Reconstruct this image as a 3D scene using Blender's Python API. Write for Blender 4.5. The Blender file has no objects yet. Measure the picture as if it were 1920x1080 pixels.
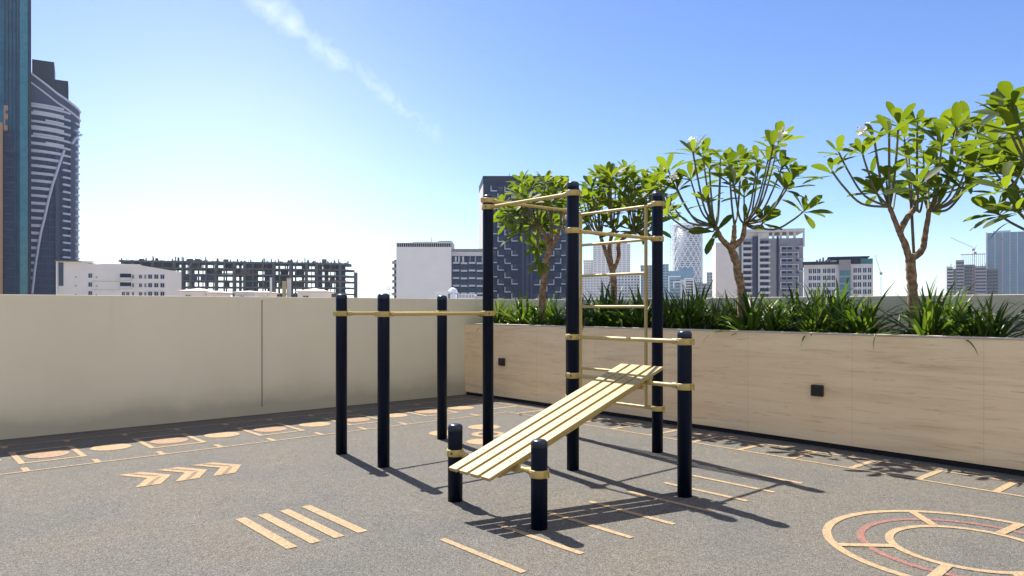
import bpy, bmesh, math, random
from mathutils import Vector, Matrix
random.seed(7)
R = math.radians
sc = bpy.context.scene

# ------------------------------------------------------------------ camera, world, sun, exposure
# world axes: the tall parapet is the plane y = 0, the planter front is the plane x = 0, the deck is z = 0
CAMX, CAMY, CAMZ = -7.69, -10.04, 1.5
YAW = math.atan2(-.6574, .7536)            # heading of the camera's right-hand axis
FPX = 1380.0                               # focal length in pixels of a 1920 px wide picture
cam_d = bpy.data.cameras.new("Camera"); cam = bpy.data.objects.new("Camera", cam_d)
sc.collection.objects.link(cam); sc.camera = cam
cam.location = (CAMX, CAMY, CAMZ)
cam.rotation_euler = (R(90), 0, YAW)
cam_d.sensor_width = 36; cam_d.lens = 36 * FPX / 1920
cam_d.shift_y = 36 / 1920.0
cam_d.clip_start = .05; cam_d.clip_end = 9000

SUN_EL, SUN_AZ = R(54.6), math.atan2(.1695, .9856)      # azimuth from +Y towards +X
SUN_DIR = Vector((math.sin(SUN_AZ) * math.cos(SUN_EL), math.cos(SUN_AZ) * math.cos(SUN_EL), math.sin(SUN_EL)))
w = bpy.data.worlds.new("World"); sc.world = w; w.use_nodes = True
nt = w.node_tree; N = nt.nodes; L = nt.links; N.clear()
sky = N.new("ShaderNodeTexSky"); sky.sky_type = 'NISHITA'; sky.sun_disc = False
sky.sun_elevation = SUN_EL; sky.sun_rotation = SUN_AZ
sky.altitude = 10; sky.air_density = .8; sky.dust_density = .3; sky.ozone_density = 3.0
bg = N.new("ShaderNodeBackground"); bg.inputs[1].default_value = .095
hs = N.new('ShaderNodeHueSaturation'); hs.inputs['Saturation'].default_value = 1.18; hs.inputs['Hue'].default_value = .510; L.new(sky.outputs[0], hs.inputs['Color'])
out = N.new("ShaderNodeOutputWorld")

def cam_dir(px, py):
    """direction in the world of a point of the sky (used for the long wisp of cloud)"""
    x, y, z = (px - 960) / FPX, 1.0, (576 - py) / FPX
    return Vector((x * .7536 + y * .6574, -x * .6574 + y * .7536, z)).normalized()
# a long thin wisp of cirrus across the sky, laid along a great circle
d1, d2 = cam_dir(470, -10), cam_dir(800, 240)
nrm = d1.cross(d2).normalized(); mid = (d1 + d2).normalized(); along = (d2 - d1).normalized()
tc = N.new("ShaderNodeTexCoord")
def vdot(v):
    n = N.new("ShaderNodeVectorMath"); n.operation = 'DOT_PRODUCT'; L.new(tc.outputs["Generated"], n.inputs[0]); n.inputs[1].default_value = v; return n.outputs["Value"]
def mth(op, a, b=None, c=None, clamp=False):
    n = N.new("ShaderNodeMath"); n.operation = op; n.use_clamp = clamp
    for i, v in enumerate((a, b, c)):
        if v is None: continue
        if isinstance(v, (int, float)): n.inputs[i].default_value = v
        else: L.new(v, n.inputs[i])
    return n.outputs[0]
def noise_w(scale, detail, rough, dist=0, vec=None):
    n = N.new("ShaderNodeTexNoise"); n.inputs["Scale"].default_value = scale; n.inputs["Detail"].default_value = detail
    n.inputs["Roughness"].default_value = rough; n.inputs["Distortion"].default_value = dist
    L.new(vec or tc.outputs["Generated"], n.inputs["Vector"]); return n.outputs["Fac"]
acr = mth('ADD', vdot(nrm), mth('MULTIPLY', mth('SUBTRACT', noise_w(9, 3, .5), .5), .02))
wd = mth('ABSOLUTE', acr)
core = mth('SUBTRACT', 1, mth('DIVIDE', wd, .042), clamp=True)
al = vdot(along); hl = (d2 - d1).length / 2
ends = mth('SUBTRACT', 1, mth('POWER', mth('ABSOLUTE', mth('DIVIDE', al, hl * 1.4)), 4), clamp=True)
puff = mth('MULTIPLY', mth('SUBTRACT', noise_w(24, 8, .6, .4), .27), 2.0, clamp=True)
mask = mth('MULTIPLY', mth('MULTIPLY', mth('POWER', core, 1.3), ends), puff)
veil = mth('MULTIPLY', mth('POWER', mth('MAXIMUM', vdot(cam_dir(420, 440)), 0), 26), mth('ADD', .62, mth('MULTIPLY', noise_w(2.5, 5, .55), .3)))
veil = mth('MULTIPLY', veil, .30, clamp=True)
mask = mth('MAXIMUM', mth('MULTIPLY', mask, .40, clamp=True), veil)
mixc = N.new("ShaderNodeMix"); mixc.data_type = 'RGBA'
L.new(mask, mixc.inputs["Factor"]); L.new(hs.outputs[0], mixc.inputs["A"]); mixc.inputs["B"].default_value = (10.5, 10.6, 10.8, 1)
L.new(mixc.outputs["Result"], bg.inputs[0]); L.new(bg.outputs[0], out.inputs[0])

sd = bpy.data.lights.new("Sun", 'SUN'); sd.energy = 5.0; sd.angle = R(.5); sd.color = (1, .93, .82)
so = bpy.data.objects.new("Sun", sd); sc.collection.objects.link(so)
so.rotation_euler = SUN_DIR.to_track_quat('Z', 'Y').to_euler(); so.location = (0, 0, 60)
sc.view_settings.view_transform = 'Standard'; sc.view_settings.look = 'None'
sc.view_settings.gamma = 1; sc.view_settings.exposure = 1.0
sc.cycles.use_denoising = True
sc.cycles.max_bounces = 8; sc.cycles.diffuse_bounces = 4; sc.cycles.transparent_max_bounces = 8; sc.cycles.volume_bounces = 1
HAZE = .00008

# ------------------------------------------------------------------ material helpers
def mat(name, col, rough=.6, metal=0, var=None, scale=5, bump=0, bscale=60, detail=4, spec=.5, stretch=None, lo=.35, hi=.65, coat=0):
    m = bpy.data.materials.new(name); m.use_nodes = True
    t = m.node_tree; p = t.nodes["Principled BSDF"]
    p.inputs["Roughness"].default_value = rough; p.inputs["Metallic"].default_value = metal
    p.inputs["Specular IOR Level"].default_value = spec; p.inputs["Coat Weight"].default_value = coat
    p.inputs["Base Color"].default_value = (*col, 1)
    c = t.nodes.new("ShaderNodeTexCoord"); mp = t.nodes.new("ShaderNodeMapping"); t.links.new(c.outputs["Object"], mp.inputs[0])
    if stretch: mp.inputs["Scale"].default_value = stretch
    if var:
        n = t.nodes.new("ShaderNodeTexNoise"); n.inputs["Scale"].default_value = scale; n.inputs["Detail"].default_value = detail
        n.inputs["Roughness"].default_value = .6; t.links.new(mp.outputs[0], n.inputs["Vector"])
        r = t.nodes.new("ShaderNodeValToRGB"); r.color_ramp.elements[0].position = lo; r.color_ramp.elements[1].position = hi
        r.color_ramp.elements[0].color = (*var, 1); r.color_ramp.elements[1].color = (*col, 1)
        t.links.new(n.outputs["Fac"], r.inputs[0]); t.links.new(r.outputs[0], p.inputs["Base Color"])
    if bump:
        n2 = t.nodes.new("ShaderNodeTexNoise"); n2.inputs["Scale"].default_value = bscale; n2.inputs["Detail"].default_value = 3
        t.links.new(mp.outputs[0], n2.inputs["Vector"])
        b = t.nodes.new("ShaderNodeBump"); b.inputs["Strength"].default_value = bump; b.inputs["Distance"].default_value = .004
        t.links.new(n2.outputs["Fac"], b.inputs["Height"]); t.links.new(b.outputs[0], p.inputs["Normal"])
    return m

class G:
    """small helper for longer node graphs"""
    def __init__(s, name):
        s.m = bpy.data.materials.new(name); s.m.use_nodes = True; s.t = s.m.node_tree
        s.p = s.t.nodes["Principled BSDF"]; s.c = s.t.nodes.new("ShaderNodeTexCoord")
    def n(s, typ, **kw):
        nd = s.t.nodes.new(typ)
        for k, v in kw.items():
            if hasattr(nd, k): setattr(nd, k, v)
        return nd
    def link(s, a, b): s.t.links.new(a, b)
    def mapping(s, scale=(1, 1, 1)):
        mp = s.n("ShaderNodeMapping"); mp.inputs["Scale"].default_value = scale; s.link(s.c.outputs["Object"], mp.inputs[0]); return mp.outputs[0]
    def noise(s, scale, detail=4, rough=.6, vec=None, dist=0):
        nd = s.n("ShaderNodeTexNoise"); nd.inputs["Scale"].default_value = scale; nd.inputs["Detail"].default_value = detail
        nd.inputs["Roughness"].default_value = rough; nd.inputs["Distortion"].default_value = dist
        s.link(vec if vec is not None else s.c.outputs["Object"], nd.inputs["Vector"]); return nd.outputs["Fac"]
    def ramp(s, fac, stops, interp='LINEAR'):
        r = s.n("ShaderNodeValToRGB"); r.color_ramp.interpolation = interp
        e = r.color_ramp.elements
        while len(e) < len(stops): e.new(.5)
        for el, (p, c) in zip(e, stops): el.position = p; el.color = (*c, 1) if len(c) == 3 else c
        s.link(fac, r.inputs[0]); return r.outputs[0]
    def mix(s, fac, a, b, mode='MIX'):
        nd = s.n("ShaderNodeMix"); nd.data_type = 'RGBA'; nd.blend_type = mode
        if isinstance(fac, (int, float)): nd.inputs["Factor"].default_value = fac
        else: s.link(fac, nd.inputs["Factor"])
        for k, v in (("A", a), ("B", b)):
            if isinstance(v, tuple): nd.inputs[k].default_value = (*v, 1)
            else: s.link(v, nd.inputs[k])
        return nd.outputs["Result"]
    def bump(s, h, strength, dist):
        b = s.n("ShaderNodeBump"); b.inputs["Strength"].default_value = strength; b.inputs["Distance"].default_value = dist
        s.link(h, b.inputs["Height"]); s.link(b.outputs[0], s.p.inputs["Normal"])

def speckled(name, lo, midc, hi, patch, rough=.9):
    """rubber granule surfacing: coloured grains bound together, cloudy patches"""
    g = G(name)
    v = g.n("ShaderNodeTexVoronoi"); v.inputs["Scale"].default_value = 255; g.link(g.c.outputs["Object"], v.inputs["Vector"])
    sep = g.n("ShaderNodeSeparateColor"); g.link(v.outputs["Color"], sep.inputs[0])
    grains = g.ramp(sep.outputs[0], [(0, lo), (.16, lo), (.2, midc), (.84, midc), (.9, hi), (1, hi)])
    v2 = g.n("ShaderNodeTexVoronoi"); v2.inputs["Scale"].default_value = 75; g.link(g.c.outputs["Object"], v2.inputs["Vector"])
    sep2 = g.n("ShaderNodeSeparateColor"); g.link(v2.outputs["Color"], sep2.inputs[0])
    clump = g.ramp(sep2.outputs[1], [(0, (.78,) * 3), (.25, (.96,) * 3), (.8, (1.02,) * 3), (1, (1.18,) * 3)])
    col = g.mix(1, grains, clump, 'MULTIPLY')
    big = g.ramp(g.noise(.9, 6, .62), [(.32, patch[0]), (.5, (1, 1, 1)), (.7, patch[1])])
    col = g.mix(1, col, big, 'MULTIPLY')
    fine = g.ramp(g.noise(14, 5, .7), [(.3, (.9, .9, .9)), (.7, (1.07, 1.07, 1.07))])
    col = g.mix(1, col, fine, 'MULTIPLY')
    if name == "rubber_deck":     # faint seams between pours, dusty scuffs, a few drips
        scuff = g.ramp(g.noise(2.3, 9, .74, g.mapping((1, 1.7, 1)), .8), [(.55, (1, 1, 1)), (.68, (1.13, 1.12, 1.1)), (.8, (1.2, 1.18, 1.15))])
        col = g.mix(1, col, scuff, 'MULTIPLY')
        drip = g.ramp(g.noise(3.1, 6, .6), [(.26, (.74, .74, .75)), (.34, (1, 1, 1))]); col = g.mix(1, col, drip, 'MULTIPLY')
    else:
        wear = g.ramp(g.noise(26, 8, .78), [(.50, (0, 0, 0)), (.68, (.72, .72, .72))])
        col = g.mix(wear, col, (.13, .12, .108))
    g.link(col, g.p.inputs["Base Color"]); g.p.inputs["Roughness"].default_value = rough; g.p.inputs["Specular IOR Level"].default_value = .25
    g.bump(g.noise(160, 3, .7), .55, .004)
    return g.m

M = {}
M['deck'] = speckled("rubber_deck", (.038, .036, .034), (.122, .116, .105), (.24, .228, .205), ((.86, .90, .95), (1.07, 1.02, .94)))
M['peach'] = speckled("peach_granules", (.24, .17, .10), (.39, .28, .165), (.47, .36, .235), ((.94, .93, .92), (1.03, 1.0, .97)))
M['orange'] = speckled("orange_granules", (.22, .14, .09), (.33, .225, .15), (.40, .30, .21), ((.94, .93, .92), (1.03, 1.0, .97)))
M['brown'] = speckled("brown_granules", (.12, .08, .06), (.27, .19, .15), (.4, .33, .28), ((.94, .93, .92), (1.03, 1.0, .97)))
M['scuffed'] = speckled('scuffed_granules', (.10, .07, .05), (.24, .165, .11), (.36, .28, .2), ((.94, .93, .92), (1.03, 1.0, .97)))
M['red'] = speckled("red_granules", (.09, .07, .07), (.27, .12, .10), (.4, .22, .2), ((.9, .93, .95), (1.03, 1.0, .97)))

g = G("painted_render")
base = g.ramp(g.noise(.55, 5, .55), [(.3, (.68, .64, .52)), (.7, (.73, .69, .57))])
mp = g.mapping((1, 1, 1))
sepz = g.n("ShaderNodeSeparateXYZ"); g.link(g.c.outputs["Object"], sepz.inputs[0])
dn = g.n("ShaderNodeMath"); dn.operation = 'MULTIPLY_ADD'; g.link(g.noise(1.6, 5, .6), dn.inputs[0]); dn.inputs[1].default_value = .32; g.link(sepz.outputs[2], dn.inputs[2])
splash_shade = g.ramp(dn.outputs[0], [(.3, (.64, .645, .635)), (.40, (.80, .80, .79)), (.56, (.95, .95, .945)), (.75, (1, 1, 1))])  # wall foot darkened: splash dirt plus shade painted into the colour
col = g.mix(1, base, splash_shade, 'MULTIPLY')
stain = g.ramp(g.noise(1, 6, .7, g.mapping((1.6, 1.6, .35))), [(.4, (1, 1, 1)), (.72, (.975, .97, .965))])
col = g.mix(1, col, stain, 'MULTIPLY')
drip = g.noise(1, 5, .6, g.mapping((7, 7, .22)), .2)
topm = g.n("ShaderNodeMapRange"); topm.inputs["From Min"].default_value = .75; topm.inputs["From Max"].default_value = 1.66; g.link(sepz.outputs[2], topm.inputs["Value"])
dm = g.n("ShaderNodeMath"); dm.operation = 'MULTIPLY'; g.link(g.ramp(drip, [(.58, (0, 0, 0)), (.75, (.22, .22, .22))]), dm.inputs[0]); g.link(topm.outputs[0], dm.inputs[1])
col = g.mix(dm.outputs[0], col, (.50, .43, .33))
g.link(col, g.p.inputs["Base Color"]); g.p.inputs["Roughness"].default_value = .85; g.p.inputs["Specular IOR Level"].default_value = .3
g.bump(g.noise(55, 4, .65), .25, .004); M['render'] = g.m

g = G("travertine")
st = g.mapping((1, .55, 7))
a = g.noise(1.1, 9, .66, st, .7)
col = g.ramp(a, [(.28, (.68, .47, .24)), (.40, (.85, .62, .35)), (.52, (.92, .69, .40)), (.66, (.95, .75, .46)), (.8, (.83, .60, .33))])
b2 = g.noise(5, 8, .72, g.mapping((1, .5, 9)), .6)
col = g.mix(1, col, g.ramp(b2, [(.33, (.70, .65, .57)), (.43, (1, 1, 1)), (.6, (1, 1, 1)), (.75, (1.06, 1.06, 1.05))]), 'MULTIPLY')
br = g.n("ShaderNodeTexBrick"); br.offset = .5; br.inputs["Scale"].default_value = 1
br.inputs["Color1"].default_value = (1, 1, 1, 1); br.inputs["Color2"].default_value = (.97, .975, .98, 1); br.inputs["Mortar"].default_value = (.84, .83, .81, 1)
br.inputs["Mortar Size"].default_value = .003; br.inputs["Brick Width"].default_value = 1.2; br.inputs["Row Height"].default_value = 2.6
cx = g.n("ShaderNodeSeparateXYZ"); g.link(g.c.outputs["Object"], cx.inputs[0])
cb = g.n("ShaderNodeCombineXYZ"); g.link(cx.outputs[1], cb.inputs[0]); g.link(cx.outputs[2], cb.inputs[1]); g.link(cb.outputs[0], br.inputs["Vector"])
col = g.mix(1, col, br.outputs["Color"], 'MULTIPLY')
g.link(col, g.p.inputs["Base Color"]); g.p.inputs["Roughness"].default_value = .5
g.bump(g.noise(40, 3, .6, g.mapping((1, .6, 4))), .12, .003); M['travertine'] = g.m

M['navy'] = mat("navy_powder_coat", (.001, .0055, .021), .42, 0, (.0008, .004, .015), 6, .06, 220, spec=.16)
M['cream'] = mat("cream_powder_coat", (.50, .37, .125), .42, 0, (.45, .33, .105), 9, .03, 120)
M['cap'] = mat("post_cap", (.008, .016, .036), .30, spec=.45)
M['plank'] = mat("cream_plank", (.42, .325, .14), .5, 0, (.345, .26, .105), 3, .2, 40, stretch=(1, 14, 14), lo=.3, hi=.7)
M['bolt'] = mat("bolt_dark", (.05, .035, .02), .45, .3)
M['black'] = mat("black_metal", (.006, .006, .007), .45)
M['lens'] = mat("dark_lens", (.015, .015, .017), .15)
M['joint'] = mat("sealant", (.14, .13, .105), .8)
M['skirt'] = mat("black_skirting", (.008, .008, .009), .7)
M['coping'] = mat("stone_coping", (.60, .52, .42), .55, 0, (.50, .43, .34), 9, .1)
M['soil'] = mat("soil", (.075, .05, .032), .95, 0, (.03, .02, .013), 14, 1, 30)
M['podium'] = mat("podium_render", (.5, .48, .44), .8, 0, (.45, .43, .4), 1)
M['city'] = mat("city_ground", (.42, .36, .28), .9, 0, (.24, .22, .20), .02, detail=8)

def leaf_mat(name, dark, light, trans, rough=.4, tw=.5):
    m = bpy.data.materials.new(name); m.use_nodes = True; t = m.node_tree; p = t.nodes["Principled BSDF"]
    at = t.nodes.new("ShaderNodeAttribute"); at.attribute_name = "leaf_tone"
    r = t.nodes.new("ShaderNodeValToRGB"); r.color_ramp.elements[0].color = (*dark, 1); r.color_ramp.elements[1].color = (*light, 1)
    t.links.new(at.outputs["Fac"], r.inputs[0]); t.links.new(r.outputs[0], p.inputs["Base Color"])
    p.inputs["Roughness"].default_value = rough; p.inputs["Specular IOR Level"].default_value = .28
    tr = t.nodes.new("ShaderNodeBsdfTranslucent")
    r2 = t.nodes.new("ShaderNodeMix"); r2.data_type = 'RGBA'; r2.inputs["A"].default_value = (*trans[0], 1); r2.inputs["B"].default_value = (*trans[1], 1)
    t.links.new(at.outputs["Fac"], r2.inputs["Factor"]); t.links.new(r2.outputs["Result"], tr.inputs[0])
    mx = t.nodes.new("ShaderNodeMixShader"); mx.inputs[0].default_value = tw
    t.links.new(p.outputs[0], mx.inputs[1]); t.links.new(tr.outputs[0], mx.inputs[2])
    t.links.new(mx.outputs[0], t.nodes["Material Output"].inputs[0]); return m
M['leaf'] = leaf_mat("frangipani_leaf", (.018, .040, .005), (.075, .11, .012), ((.08, .15, .006), (.30, .40, .016)), .55, .45)
M['strap'] = leaf_mat("strap_leaf", (.016, .042, .009), (.08, .135, .02), ((.05, .13, .01), (.26, .38, .03)), .36, .38)
M['bark'] = mat("frangipani_bark", (.36, .235, .13), .8, 0, (.15, .09, .05), 22, .8, 45, lo=.4, hi=.62)
M['twig'] = mat("green_twig", (.16, .15, .07), .7, 0, (.10, .09, .045), 20, .4, 60)
M['petal'] = mat("white_petal", (.85, .82, .72), .5)
M['dead'] = mat('dead_leaf', (.09, .05, .025), .8)
M['stake'] = mat("wooden_stake", (.22, .17, .12), .8, 0, (.14, .1, .07), 12, .3)

# ------------------------------------------------------------------ mesh helpers
C = sc.collection
def tagd(o, label=None, cat=None, group=None, kind=None):
    if label: o["label"] = label
    if cat: o["category"] = cat
    if group: o["group"] = group
    if kind: o["kind"] = kind
    return o
def empty(name, loc=(0, 0, 0), rz=0, **kw):
    o = bpy.data.objects.new(name, None); C.objects.link(o); o.location = loc; o.rotation_euler = (0, 0, rz); o.empty_display_size = .3
    return tagd(o, **kw)

class MB:
    def __init__(s): s.v = []; s.f = []; s.mi = []; s.sm = []
    def add(s, vs, fs, mi=0, smooth=False):
        b = len(s.v); s.v += [tuple(v) for v in vs]
        for f in fs: s.f.append([b + i for i in f]); s.mi.append(mi); s.sm.append(smooth)
    def box(s, x0, x1, y0, y1, z0, z1, mi=0):
        x0, x1 = sorted((x0, x1)); y0, y1 = sorted((y0, y1)); z0, z1 = sorted((z0, z1))
        v = [(x0, y0, z0), (x1, y0, z0), (x1, y1, z0), (x0, y1, z0), (x0, y0, z1), (x1, y0, z1), (x1, y1, z1), (x0, y1, z1)]
        s.add(v, [(3, 2, 1, 0), (4, 5, 6, 7), (0, 1, 5, 4), (1, 2, 6, 5), (2, 3, 7, 6), (3, 0, 4, 7)], mi); return s
    def prism(s, pts, z0, z1, mi=0):
        n = len(pts); v = [(p[0], p[1], z0) for p in pts] + [(p[0], p[1], z1) for p in pts]
        f = [tuple(range(n - 1, -1, -1)), tuple(range(n, 2 * n))] + [(i, (i + 1) % n, n + (i + 1) % n, n + i) for i in range(n)]
        s.add(v, f, mi); return s
    def xprism(s, pts, y0, y1, mi=0):
        """outline in x,z (counter-clockwise seen from -y) given thickness along y"""
        n = len(pts); v = [(p[0], y0, p[1]) for p in pts] + [(p[0], y1, p[1]) for p in pts]
        f = [tuple(range(n)), tuple(range(2 * n - 1, n - 1, -1))] + [((i + 1) % n, i, n + i, n + (i + 1) % n) for i in range(n)]
        s.add(v, f, mi); return s
    def tube(s, pts, rad, seg=8, mi=0, cap=True, smooth=True):
        pts = [Vector(p) for p in pts]; n = len(pts)
        if isinstance(rad, (int, float)): rad = [rad] * n
        rings = []; up = None; vs = []
        for i, p in enumerate(pts):
            d = (pts[min(i + 1, n - 1)] - pts[max(i - 1, 0)]).normalized()
            if up is None: up = d.orthogonal().normalized()
            else: up = (up - d * up.dot(d)).normalized() if (up - d * up.dot(d)).length > 1e-6 else d.orthogonal().normalized()
            side = d.cross(up)
            for k in range(seg):
                a = 2 * math.pi * k / seg; vs.append(p + (up * math.cos(a) + side * math.sin(a)) * rad[i])
        fs = [(i * seg + k, i * seg + (k + 1) % seg, (i + 1) * seg + (k + 1) % seg, (i + 1) * seg + k) for i in range(n - 1) for k in range(seg)]
        s.add(vs, fs, mi, smooth)
        if cap: s.add([vs[k] for k in range(seg)], [tuple(range(seg - 1, -1, -1))], mi); s.add([vs[(n - 1) * seg + k] for k in range(seg)], [tuple(range(seg))], mi)
        return s
    def lathe(s, prof, seg=32, loc=(0, 0, 0), mi=0):
        """profile of (r, z); r = 0 closes it"""
        vs = []; fs = []
        for r, z in prof:
            for k in range(seg):
                a = 2 * math.pi * k / seg; vs.append((loc[0] + r * math.cos(a), loc[1] + r * math.sin(a), loc[2] + z))
        for i in range(len(prof) - 1):
            for k in range(seg):
                fs.append((i * seg + k, i * seg + (k + 1) % seg, (i + 1) * seg + (k + 1) % seg, (i + 1) * seg + k))
        s.add(vs, fs, mi, True); return s
    def mesh(s, name, mats):
        me = bpy.data.meshes.new(name); me.from_pydata(s.v, [], s.f)
        for m in (mats if isinstance(mats, (list, tuple)) else [mats]): me.materials.append(m)
        me.polygons.foreach_set("material_index", s.mi); me.polygons.foreach_set("use_smooth", s.sm); me.update(); return me
    def build(s, name, mats, parent=None, loc=(0, 0, 0), bevel=0, weld=False, **kw):
        me = s.mesh(name, mats)
        if weld or bevel:
            bm = bmesh.new(); bm.from_mesh(me); bmesh.ops.remove_doubles(bm, verts=bm.verts, dist=1e-5); bm.to_mesh(me); bm.free()
        o = bpy.data.objects.new(name, me); C.objects.link(o); o.parent = parent; o.location = loc
        if bevel:
            b = o.modifiers.new("edge", 'BEVEL'); b.width = bevel; b.segments = 2; b.limit_method = 'ANGLE'; b.angle_limit = R(40)
        return tagd(o, **kw)
def inst(name, me, parent, loc, rz=0, **kw):
    o = bpy.data.objects.new(name, me); C.objects.link(o); o.parent = parent; o.location = loc; o.rotation_euler = (0, 0, rz); return tagd(o, **kw)

# ------------------------------------------------------------------ setting: city ground, podium, deck
MB().box(-3400, 3400, -3400, 3400, -31, -30).build("city_ground", M['city'], kind="structure")
MB().box(-16, 2.25, -16, .2, -29.99, -.14).build("podium", M['podium'], kind="structure")
MB().box(-16, 2.25, -16, .2, -.136, 0).build("deck_floor", M['deck'], kind="structure")

# parapets and planter
HW, HP = 1.645, 1.226
r_ = empty("parapet_wall", (0, 0, 0), label="long plain cream rendered parapet wall with one dark vertical joint", cat="wall")
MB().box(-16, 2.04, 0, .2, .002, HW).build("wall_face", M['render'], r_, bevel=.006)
MB().box(-3.571, -3.560, -.004, .05, .11, 1.60).build("expansion_joint", M['joint'], r_)
r2_ = empty("parapet_wall", (0, 0, 0), label="low strip of cream parapet wall showing behind the planting in the stone planter", cat="wall")
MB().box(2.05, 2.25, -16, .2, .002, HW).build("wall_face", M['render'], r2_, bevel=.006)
pl = empty("planter", (0, 0, 0), label="long raised planter clad in beige streaked travertine over a black recessed base", cat="planter")
MB().box(0, .10, -15.5, -.003, .055, HP - .02).build("stone_cladding", M['travertine'], pl, bevel=.002)
MB().box(-.004, .11, -15.5, -.003, HP - .018, HP).build("coping", M['coping'], pl, bevel=.003)
MB().box(.028, .09, -15.5, -.003, .001, .053).build("skirting", M['skirt'], pl)
MB().box(.112, 2.046, -15.5, -.004, .9, 1.13).build("soil", M['soil'], kind="stuff")
def wall_light(n, z, label):
    t = empty("wall_light", (0, -n, z), label=label, cat="wall light", group="black wall lights on the planter")
    MB().box(-.05, -.002, -.062, .062, -.06, .06).build("housing", M['black'], t, bevel=.004)
    MB().box(-.053, -.05, -.045, .045, -.045, .045).build("lens", M['lens'], t)
wall_light(1.0, .62, "small black square wall light on the beige planter near its far left corner")
wall_light(6.24, .605, "larger looking black square wall light on the planter face right of the exercise frame")

# ------------------------------------------------------------------ coloured rubber markings (s, n) = distance from the planter, from the parapet
def poly(b, pts, z, mi=0):
    v = [(-s, -n, z) for s, n in pts]
    a = sum(v[i][0] * v[(i + 1) % len(v)][1] - v[(i + 1) % len(v)][0] * v[i][1] for i in range(len(v)))
    if a < 0: v.reverse()
    b.add(v, [tuple(range(len(v)))], mi)
def rect(b, s0, s1, n0, n1, z, mi=0): poly(b, [(s0, n0), (s1, n0), (s1, n1), (s0, n1)], z, mi)
def disc(b, s, n, r, z, r0=0, mi=0, seg=64):
    if r0 == 0: poly(b, [(s + r * math.cos(2 * math.pi * k / seg), n + r * math.sin(2 * math.pi * k / seg)) for k in range(seg)], z, mi); return
    for k in range(seg):
        a0, a1 = 2 * math.pi * k / seg, 2 * math.pi * (k + 1) / seg
        poly(b, [(s + r0 * math.cos(a0), n + r0 * math.sin(a0)), (s + r * math.cos(a0), n + r * math.sin(a0)), (s + r * math.cos(a1), n + r * math.sin(a1)), (s + r0 * math.cos(a1), n + r0 * math.sin(a1))], z, mi)
def marking(b, mats): return b.build("floor_marking", mats, kind="structure")
# strip beside the parapet
b = MB(); rect(b, .3, 10, .455, .485, .004); rect(b, .82, 10, 2.05, 2.085, .004)
k = 0; s = 6.61 + .585 * 5
while s > 1.2:
    rect(b, s - .028, s + .028, 1.87, 2.049, .004); rect(b, s - .028, s + .028, .486, .62, .004); s -= .585
marking(b, [M['peach']])
s = 6.33 + 1.17 * 3; 
while s > 1.3:
    b = MB(); a0, a1, n0, n1, t = s - .29, s + .29, .90, 1.66, .055
    rect(b, a0, a1, n0, n0 + .045, .004); rect(b, a0, a1, n1 - .045, n1, .004); rect(b, a0, a0 + t, n0 + .0451, n1 - .0451, .004); rect(b, a1 - t, a1, n0 + .0451, n1 - .0451, .004)
    marking(b, [M['peach']])
    b = MB(); disc(b, s, 1.29, .195, .004); marking(b, [M['orange']])
    b = MB(); disc(b, s - .585, 1.29, .195, .004); marking(b, [M['peach']])
    s -= 1.17
# ladder strip beside the planter
b = MB(); rect(b, .285, .32, .5, 14, .004); rect(b, .80, .835, 2.1, 14, .004)
n = 8.12 + .585 * 6
while n > .8:
    rect(b, .3205, .7995, n - .03, n + .03, .004); n -= .585
marking(b, [M['peach']])
# chevrons
for q in range(3):
    ds = -.315 * q; b = MB()
    far = [(6.03, 2.79), (5.83, 2.79), (5.66, 3.08), (5.86, 3.08)]
    near = [(5.86, 3.08), (5.66, 3.08), (5.83, 3.38), (6.03, 3.38)]
    far = [(a + ds, c) for a, c in far]; near = [(a + ds, c) for a, c in near]; farq = far
    for P in (far, near):
        poly(b, P, .004, 0)
        cx_, cy_ = sum(a for a, c in P) / 4, sum(c for a, c in P) / 4
        poly(b, [(cx_ + (a - cx_) * .84 - (c - cy_) * 0 , cy_ + (c - cy_) * .84) if 0 else (cx_ + (a - cx_ - (cs_ := (-.17 if P is farq else .17) * (c - cy_) / .29)) * .2 + cs_ * .9, cy_ + (c - cy_) * .86) for a, c in P], .006, 1)
    marking(b, [M['peach'], M['scuffed']])
for s in (5.71, 5.55, 5.385, 5.215):
    b = MB(); rect(b, s - .037, s + .037, 4.84, 5.69, .004); marking(b, [M['peach']])
for s in (4.905, 4.43, 3.96, 3.51, 3.045, 2.58, 2.175, 1.72):
    b = MB(); rect(b, s - .024, s + .024, 6.16, 6.95, .004); marking(b, [M['peach']])
# spoked target
def cs(X, Y):   # camera-plan coordinates to (s, n)
    dx, dy = X + .805, Y - 12.62; return -(dx * .7536 + dy * .6574), dx * .657 - dy * .754
tx, ty = cs(2.85, 4.59); b = MB()
disc(b, tx, ty, .845, .004, .79); disc(b, tx, ty, .47, .004, .42)
spoke = MB()
for a in (36.5, 84.5, 176.5, -135.5, -93, -18):
    ca, sa = math.cos(R(a)), math.sin(R(a)); hw = .03; P = []
    for r, o_ in ((.468, -hw), (.792, -hw), (.792, hw), (.468, hw)): P.append(cs(2.85 + r * ca - o_ * sa, 4.59 + r * sa + o_ * ca))
    poly(spoke, P, .0055)
b.v, off = b.v + spoke.v, len(b.v); b.f += [[i + off for i in f] for f in spoke.f]; b.mi += spoke.mi; b.sm += spoke.sm
marking(b, [M['peach']])
b = MB(); disc(b, tx, ty, .635, .003, .59); marking(b, [M['red']])
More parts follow.
